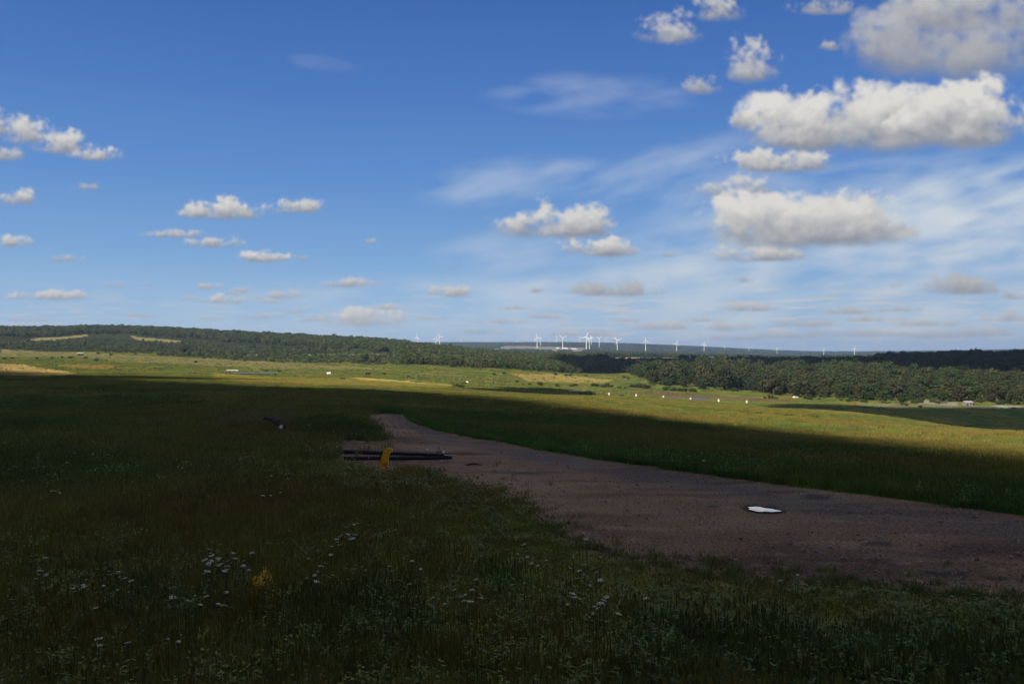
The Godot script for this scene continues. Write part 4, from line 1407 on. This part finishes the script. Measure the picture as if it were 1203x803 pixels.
func build_near_objects() -> void:
	# dark poles on the bare earth
	var dark := mat(Color(0.022, 0.024, 0.03), 0.8)
	dark.albedo_texture = noise_tex(0.03, 0.5, 1.6, 41, 256)
	dark.uv1_triplanar = true
	dark.uv1_scale = Vector3(0.5, 6.0, 6.0)
	var pale := mat(Color(0.42, 0.38, 0.32), 0.85)
	var a := seen_at(404, 541) + Vector3.UP * 0.1
	var b := seen_at(531, 540) + Vector3.UP * 0.1
	pole(a, b, 0.095, 0.085, dark, "dark_pole", "front of two dark weathered poles lying on bare earth beside the track", "pole", "dark poles lying by the track")
	a = seen_at(400, 532.5) + Vector3.UP * 0.1
	b = seen_at(526, 537.5) + Vector3.UP * 0.12
	pole(a, b, 0.1, 0.09, dark, "dark_pole", "rear and thicker of two dark poles lying on bare earth beside the track", "pole", "dark poles lying by the track")
	a = seen_at(522, 540.5) + Vector3.UP * 0.27
	b = seen_at(540, 539.5) + Vector3.UP * 0.2
	pole(a, b, 0.03, 0.018, pale, "pale_stick", "pale bare stick poking out past the right end of the dark poles", "stick")
	# yellow marker, bent over at the top
	var yel := mat(Color(0.98, 0.52, 0.03), 0.55)
	yel.albedo_texture = noise_tex(0.02, 0.55, 1.05, 43, 256)
	yel.uv1_triplanar = true
	yel.uv1_scale = Vector3(1.6, 1.6, 1.6)
	var at := seen_at(451, 548.5)
	var t := thing("yellow_marker", "battered yellow orange marker standing bent before the dark poles", "marker", at, "", 0.0)
	var s := Shape.new()
	# a channel of folded sheet: front face and two flanges that lean right and curl over
	var line := [Vector3(-0.02, -0.05, 0), Vector3(0.0, 0.12, 0), Vector3(0.03, 0.3, 0.0), Vector3(0.07, 0.48, 0.0), Vector3(0.11, 0.64, 0.01), Vector3(0.16, 0.74, 0.02), Vector3(0.24, 0.775, 0.04), Vector3(0.31, 0.74, 0.05), Vector3(0.34, 0.66, 0.05)]
	var half := [0.21, 0.2, 0.17, 0.15, 0.155, 0.16, 0.13, 0.1, 0.05]
	for k in line.size() - 1:
		var d0: Vector3 = (line[mini(k + 1, line.size() - 1)] - line[maxi(k - 1, 0)]).normalized()
		var d1: Vector3 = (line[mini(k + 2, line.size() - 1)] - line[k]).normalized()
		var s0: Vector3 =Vector3(d0.y, -d0.x, 0) * half[k]
		var s1: Vector3 = Vector3(d1.y, -d1.x, 0) * half[k + 1]
		var p0: Vector3 = line[k]
		var p1: Vector3 = line[k + 1]
		var f := Vector3(0, 0, 0.05)
		var e := Vector3(0, 0, -0.07)
		s.quad(p0 - s0 + f, p0 + s0 + f, p1 + s1 + f, p1 - s1 + f)
		s.quad(p0 + s0 + e, p0 - s0 + e, p1 - s1 + e, p1 + s1 + e)
		s.quad(p0 + s0 + f, p0 + s0 + e, p1 + s1 + e, p1 + s1 + f)
		s.quad(p0 - s0 + e, p0 - s0 + f, p1 - s1 + f, p1 - s1 + e)
	part("folded_sheet", s.mesh(), yel, t)
	var foot := Shape.new()
	foot.box(Vector3(0.02, 0.13, 0.055), Vector3(0.27, 0.2, 0.014), Basis(Vector3.FORWARD, 0.1))
	var band := part("base_band", foot.mesh(), mat(Color(0.68, 0.2, 0.02), 0.6), t)
	tag(band, "redder orange band at the foot")
	var post := Shape.new()
	post.tube([Vector3(-0.2, -0.1, -0.06), Vector3(-0.17, 0.4, -0.07), Vector3(-0.12, 0.72, -0.07)], [0.035, 0.03, 0.03], 8)
	part("support_post", post.mesh(), dark, t)
	# scraps round the right end
	var white := mat(Color(0.78, 0.76, 0.72), 0.6)
	for q in [[502, 534.2, "white_scrap", "flat white scrap lying on the dark poles near the middle", white, Vector3(0.16, 0.035, 0.07), 0.27], [521.3, 532.3, "white_stone", "round white stone behind the right end of the poles", white, Vector3(0.12, 0.11, 0.11), 0.05], [518.5, 543.0, "cream_stone", "cream stone before the right end of the dark poles", mat(Color(0.5, 0.45, 0.3), 0.8), Vector3(0.13, 0.11, 0.1), 0.05], [529, 531.5, "yellow_scrap", "small orange yellow scrap behind the right end of the poles", mat(Color(0.4, 0.2, 0.03), 0.7), Vector3(0.26, 0.07, 0.14), 0.03]]:
		var o := thing(q[2], q[3], "stone" if "stone" in q[2] else "scrap", seen_at(q[0], q[1]), "", rng.randf() * TAU)
		var z: Vector3 = q[5]
		var h := Shape.new()
		h.tube([Vector3(-z.x * 0.5, q[6], 0), Vector3(-z.x * 0.35, q[6], 0), Vector3(0, q[6] + z.y * 0.1, 0.01), Vector3(z.x * 0.35, q[6], 0), Vector3(z.x * 0.5, q[6], 0)], [z.z * 0.2, z.z * 0.5, z.z * 0.6, z.z * 0.45, z.z * 0.15], 8, Color.WHITE, z.y / z.z, 0.12, rng)
		part("body", h.mesh(), q[4], o)
	var red := mat(Color(0.2, 0.06, 0.035), 0.8)
	var r := thing("red_stakes", "pair of thin reddish stakes leaning together behind the poles", "stakes", seen_at(515.5, 531.5))
	for x in [-1.0, 1.0]:
		var q := Shape.new()
		q.tube([Vector3(0.09 * x, -0.05, 0), Vector3(0.01 * x, 0.36, 0.02 * x)], [0.016, 0.012], 6)
		part("stake", q.mesh(), red, r)
	var low := Shape.new()
	low.tube([Vector3(-0.14, 0.04, 0), Vector3(0.14, 0.05, 0.02)], [0.03, 0.03], 6)
	part("crossbar", low.mesh(), red, r)
	var clod := thing("earth_clod", "low dark clod of earth right of the poles", "clod", seen_at(556, 546))
	var cs := Shape.new()
	cs.tube([Vector3(-0.4, 0, 0), Vector3(-0.22, 0.03, 0.02), Vector3(0, 0.06, 0), Vector3(0.25, 0.03, -0.03), Vector3(0.42, 0, 0)], [0.03, 0.1, 0.12, 0.09, 0.03], 9, Color.WHITE, 0.4, 0.2, rng)
	part("body", cs.mesh(), mat(Color(0.05, 0.035, 0.028), 1.0), clod)
	# dark log in the grass at the left, with a white block at its end
	var wood := mat(Color(0.035, 0.018, 0.011), 0.9)
	a = seen_at(309, 502.5) + Vector3.UP * 0.75
	b = seen_at(335, 511.5) + Vector3.UP * 0.62
	var lg := thing("dark_log", "dark brown log lying slanted in the grass at the left", "log", a)
	var ls := Shape.new()
	var dd := b - a
	ls.tube([Vector3(0, -0.1, 0), dd * 0.15 + Vector3(0, 0.1, 0), dd * 0.4 + Vector3(0, 0.14, 0), dd * 0.7 + Vector3(0, 0.06, 0), dd + Vector3(0, -0.1, 0)], [0.05, 0.14, 0.17, 0.15, 0.06], 9, Color.WHITE, 1.0, 0.15, rng)
	part("trunk", ls.mesh(), wood, lg)
	var br := Shape.new()
	br.tube([dd * 0.5 + Vector3(0, 0.1, 0), dd * 0.75 + Vector3(0.12, 0.24, 0.1), dd + Vector3(0.2, 0.12, 0.2)], [0.06, 0.045, 0.015], 6)
	part("branch", br.mesh(), wood, lg)
	var wb := thing("white_block", "small white block by the lower end of the dark log", "block", seen_at(330, 512.5) + Vector3.UP * 0.52, "", 0.2)
	var ws := Shape.new()
	ws.box(Vector3(0, 0.1, 0), Vector3(0.17, 0.19, 0.16), Basis(Vector3.FORWARD, 0.08))
	part("block", ws.mesh(), white, wb)

func build_flowers() -> void:
	var white := mat(Color(0.6, 0.6, 0.54), 0.8)
	var stem_m := mat(Color(0.07, 0.09, 0.03), 0.8)
	var heads := []
	for v in 3:
		var s := Shape.new()
		for k in 34:
			var a := rng.randf() * TAU
			var r := sqrt(rng.randf()) * 0.055
			var p := Vector3(cos(a) * r, 0.012 - r * r * 3.0 + rng.randf_range(-0.004, 0.004), sin(a) * r)
			var z := rng.randf_range(0.007, 0.012)
			var t := rng.randf() * TAU
			var u := Vector3(cos(t), rng.randf_range(-0.3, 0.3), sin(t)) * z
			var w := Vector3(-sin(t), rng.randf_range(-0.3, 0.3), cos(t)) * z
			s.quad(p - u, p - w, p + u, p + w)
		heads.append(s.mesh())
	var stem := Shape.new()
	stem.tube([Vector3(0.05, -0.85, 0), Vector3(0.02, -0.4, 0.01), Vector3(0, -0.06, 0)], [0.006, 0.005, 0.004], 5)
	for k in 6:
		var a := TAU * k / 6.0
		stem.tube([Vector3(0, -0.06, 0), Vector3(cos(a) * 0.035, 0.004, sin(a) * 0.035)], [0.002, 0.0015], 4)
	var sm := stem.mesh()
	var clusters := [[65, 593, 8, 6, 5], [48, 704, 12, 6, 5], [44, 685, 14, 4, 4], [108, 720, 20, 16, 12], [140, 704, 14, 10, 8], [255, 690, 18, 18, 26], [280, 684, 16, 10, 8], [245, 735, 22, 14, 9], [375, 700, 16, 18, 12], [330, 575, 24, 14, 8], [320, 602, 12, 6, 3], [405, 655, 18, 14, 16], [545, 730, 16, 16, 11], [420, 550, 6, 3, 6], [690, 655, 10, 10, 5], [690, 695, 22, 16, 12], [60, 555, 30, 12, 6], [120, 545, 20, 10, 5], [200, 560, 26, 12, 6], [300, 470, 22, 5, 5], [290, 480, 12, 4, 3], [630, 680, 20, 20, 8], [700, 740, 40, 20, 14], [470, 690, 26, 16, 5], [160, 590, 50, 16, 6], [900, 545, 60, 8, 5], [985, 556, 50, 8, 6], [640, 610, 10, 6, 2], [920, 706, 30, 4, 2], [150, 790, 60, 8, 6], [385, 500, 14, 5, 5], [830, 522, 12, 5, 4]]
	var count := 0
	for c in clusters:
		var side := "left" if c[0] < 400 else ("middle" if c[0] < 760 else "right")
		var near := "near" if c[1] > 640 else "farther"
		for k in c[4]:
			var p := seen_at(c[0] + rng.randfn() * c[2] * 0.6, c[1] + rng.randfn() * c[3] * 0.6 + 22.0 * (c[1] - 412.0) / 300.0)
			var t := thing("white_flower", "flat white flower head on a thin stem in the %s %s grass" % [near, side], "flower", p + Vector3.UP * rng.randf_range(0.68, 0.86), "white flowers in the %s %s grass" % [near, side], rng.randf() * TAU)
			var z := rng.randf_range(0.4, 1.1)
			part("stem", sm, stem_m, t)
			var h := part("flower_head", heads[count % 3], white, t)
			h.scale = Vector3(z, z, z)
			h.rotation = Vector3(rng.randf_range(-0.25, 0.4), 0, rng.randf_range(-0.25, 0.25))
			count += 1
	# yellow flowering plants
	var gold := mat(Color(0.75, 0.45, 0.03), 0.8)
	var lst := [[293, 706, "leftmost yellow flowering plant of the clump among the white flowers"], [303, 703, "tallest yellow flowering plant in the middle of the near left clump"], [313, 708, "rightmost yellow flowering plant of the near left clump"], [297, 718, "low yellow flowering plant at the front of the near left clump"]]
	for q in lst:
		var p := seen_at(q[0], q[1] + 24.0)
		var t := thing("yellow_flowering_plant", q[2], "flower", p, "yellow flowers at the near left", rng.randf() * TAU)
		var s := Shape.new()
		var tops := []
		for k in 7:
			var a := rng.randf() * TAU
			var top := Vector3(cos(a) * rng.randf_range(0.05, 0.2), rng.randf_range(0.6, 0.95), sin(a) * rng.randf_range(0.05, 0.2))
			s.tube([Vector3(0, -0.05, 0), top * 0.5, top], [0.006, 0.005, 0.003], 5)
			tops.append(top)
		part("stem", s.mesh(), stem_m, t)
		for top in tops:
			var f := Shape.new()
			for k in 16:
				var z := rng.randf_range(0.006, 0.011)
				var d := Vector3(rng.randfn() * 0.028, rng.randf_range(-0.13, 0.03), rng.randfn() * 0.028)
				f.quad(top + d + Vector3(-z, 0, 0), top + d + Vector3(0, -z, z), top + d + Vector3(z, 0, 0), top + d + Vector3(0, z, -z))
			part("flower_head", f.mesh(), gold, t)
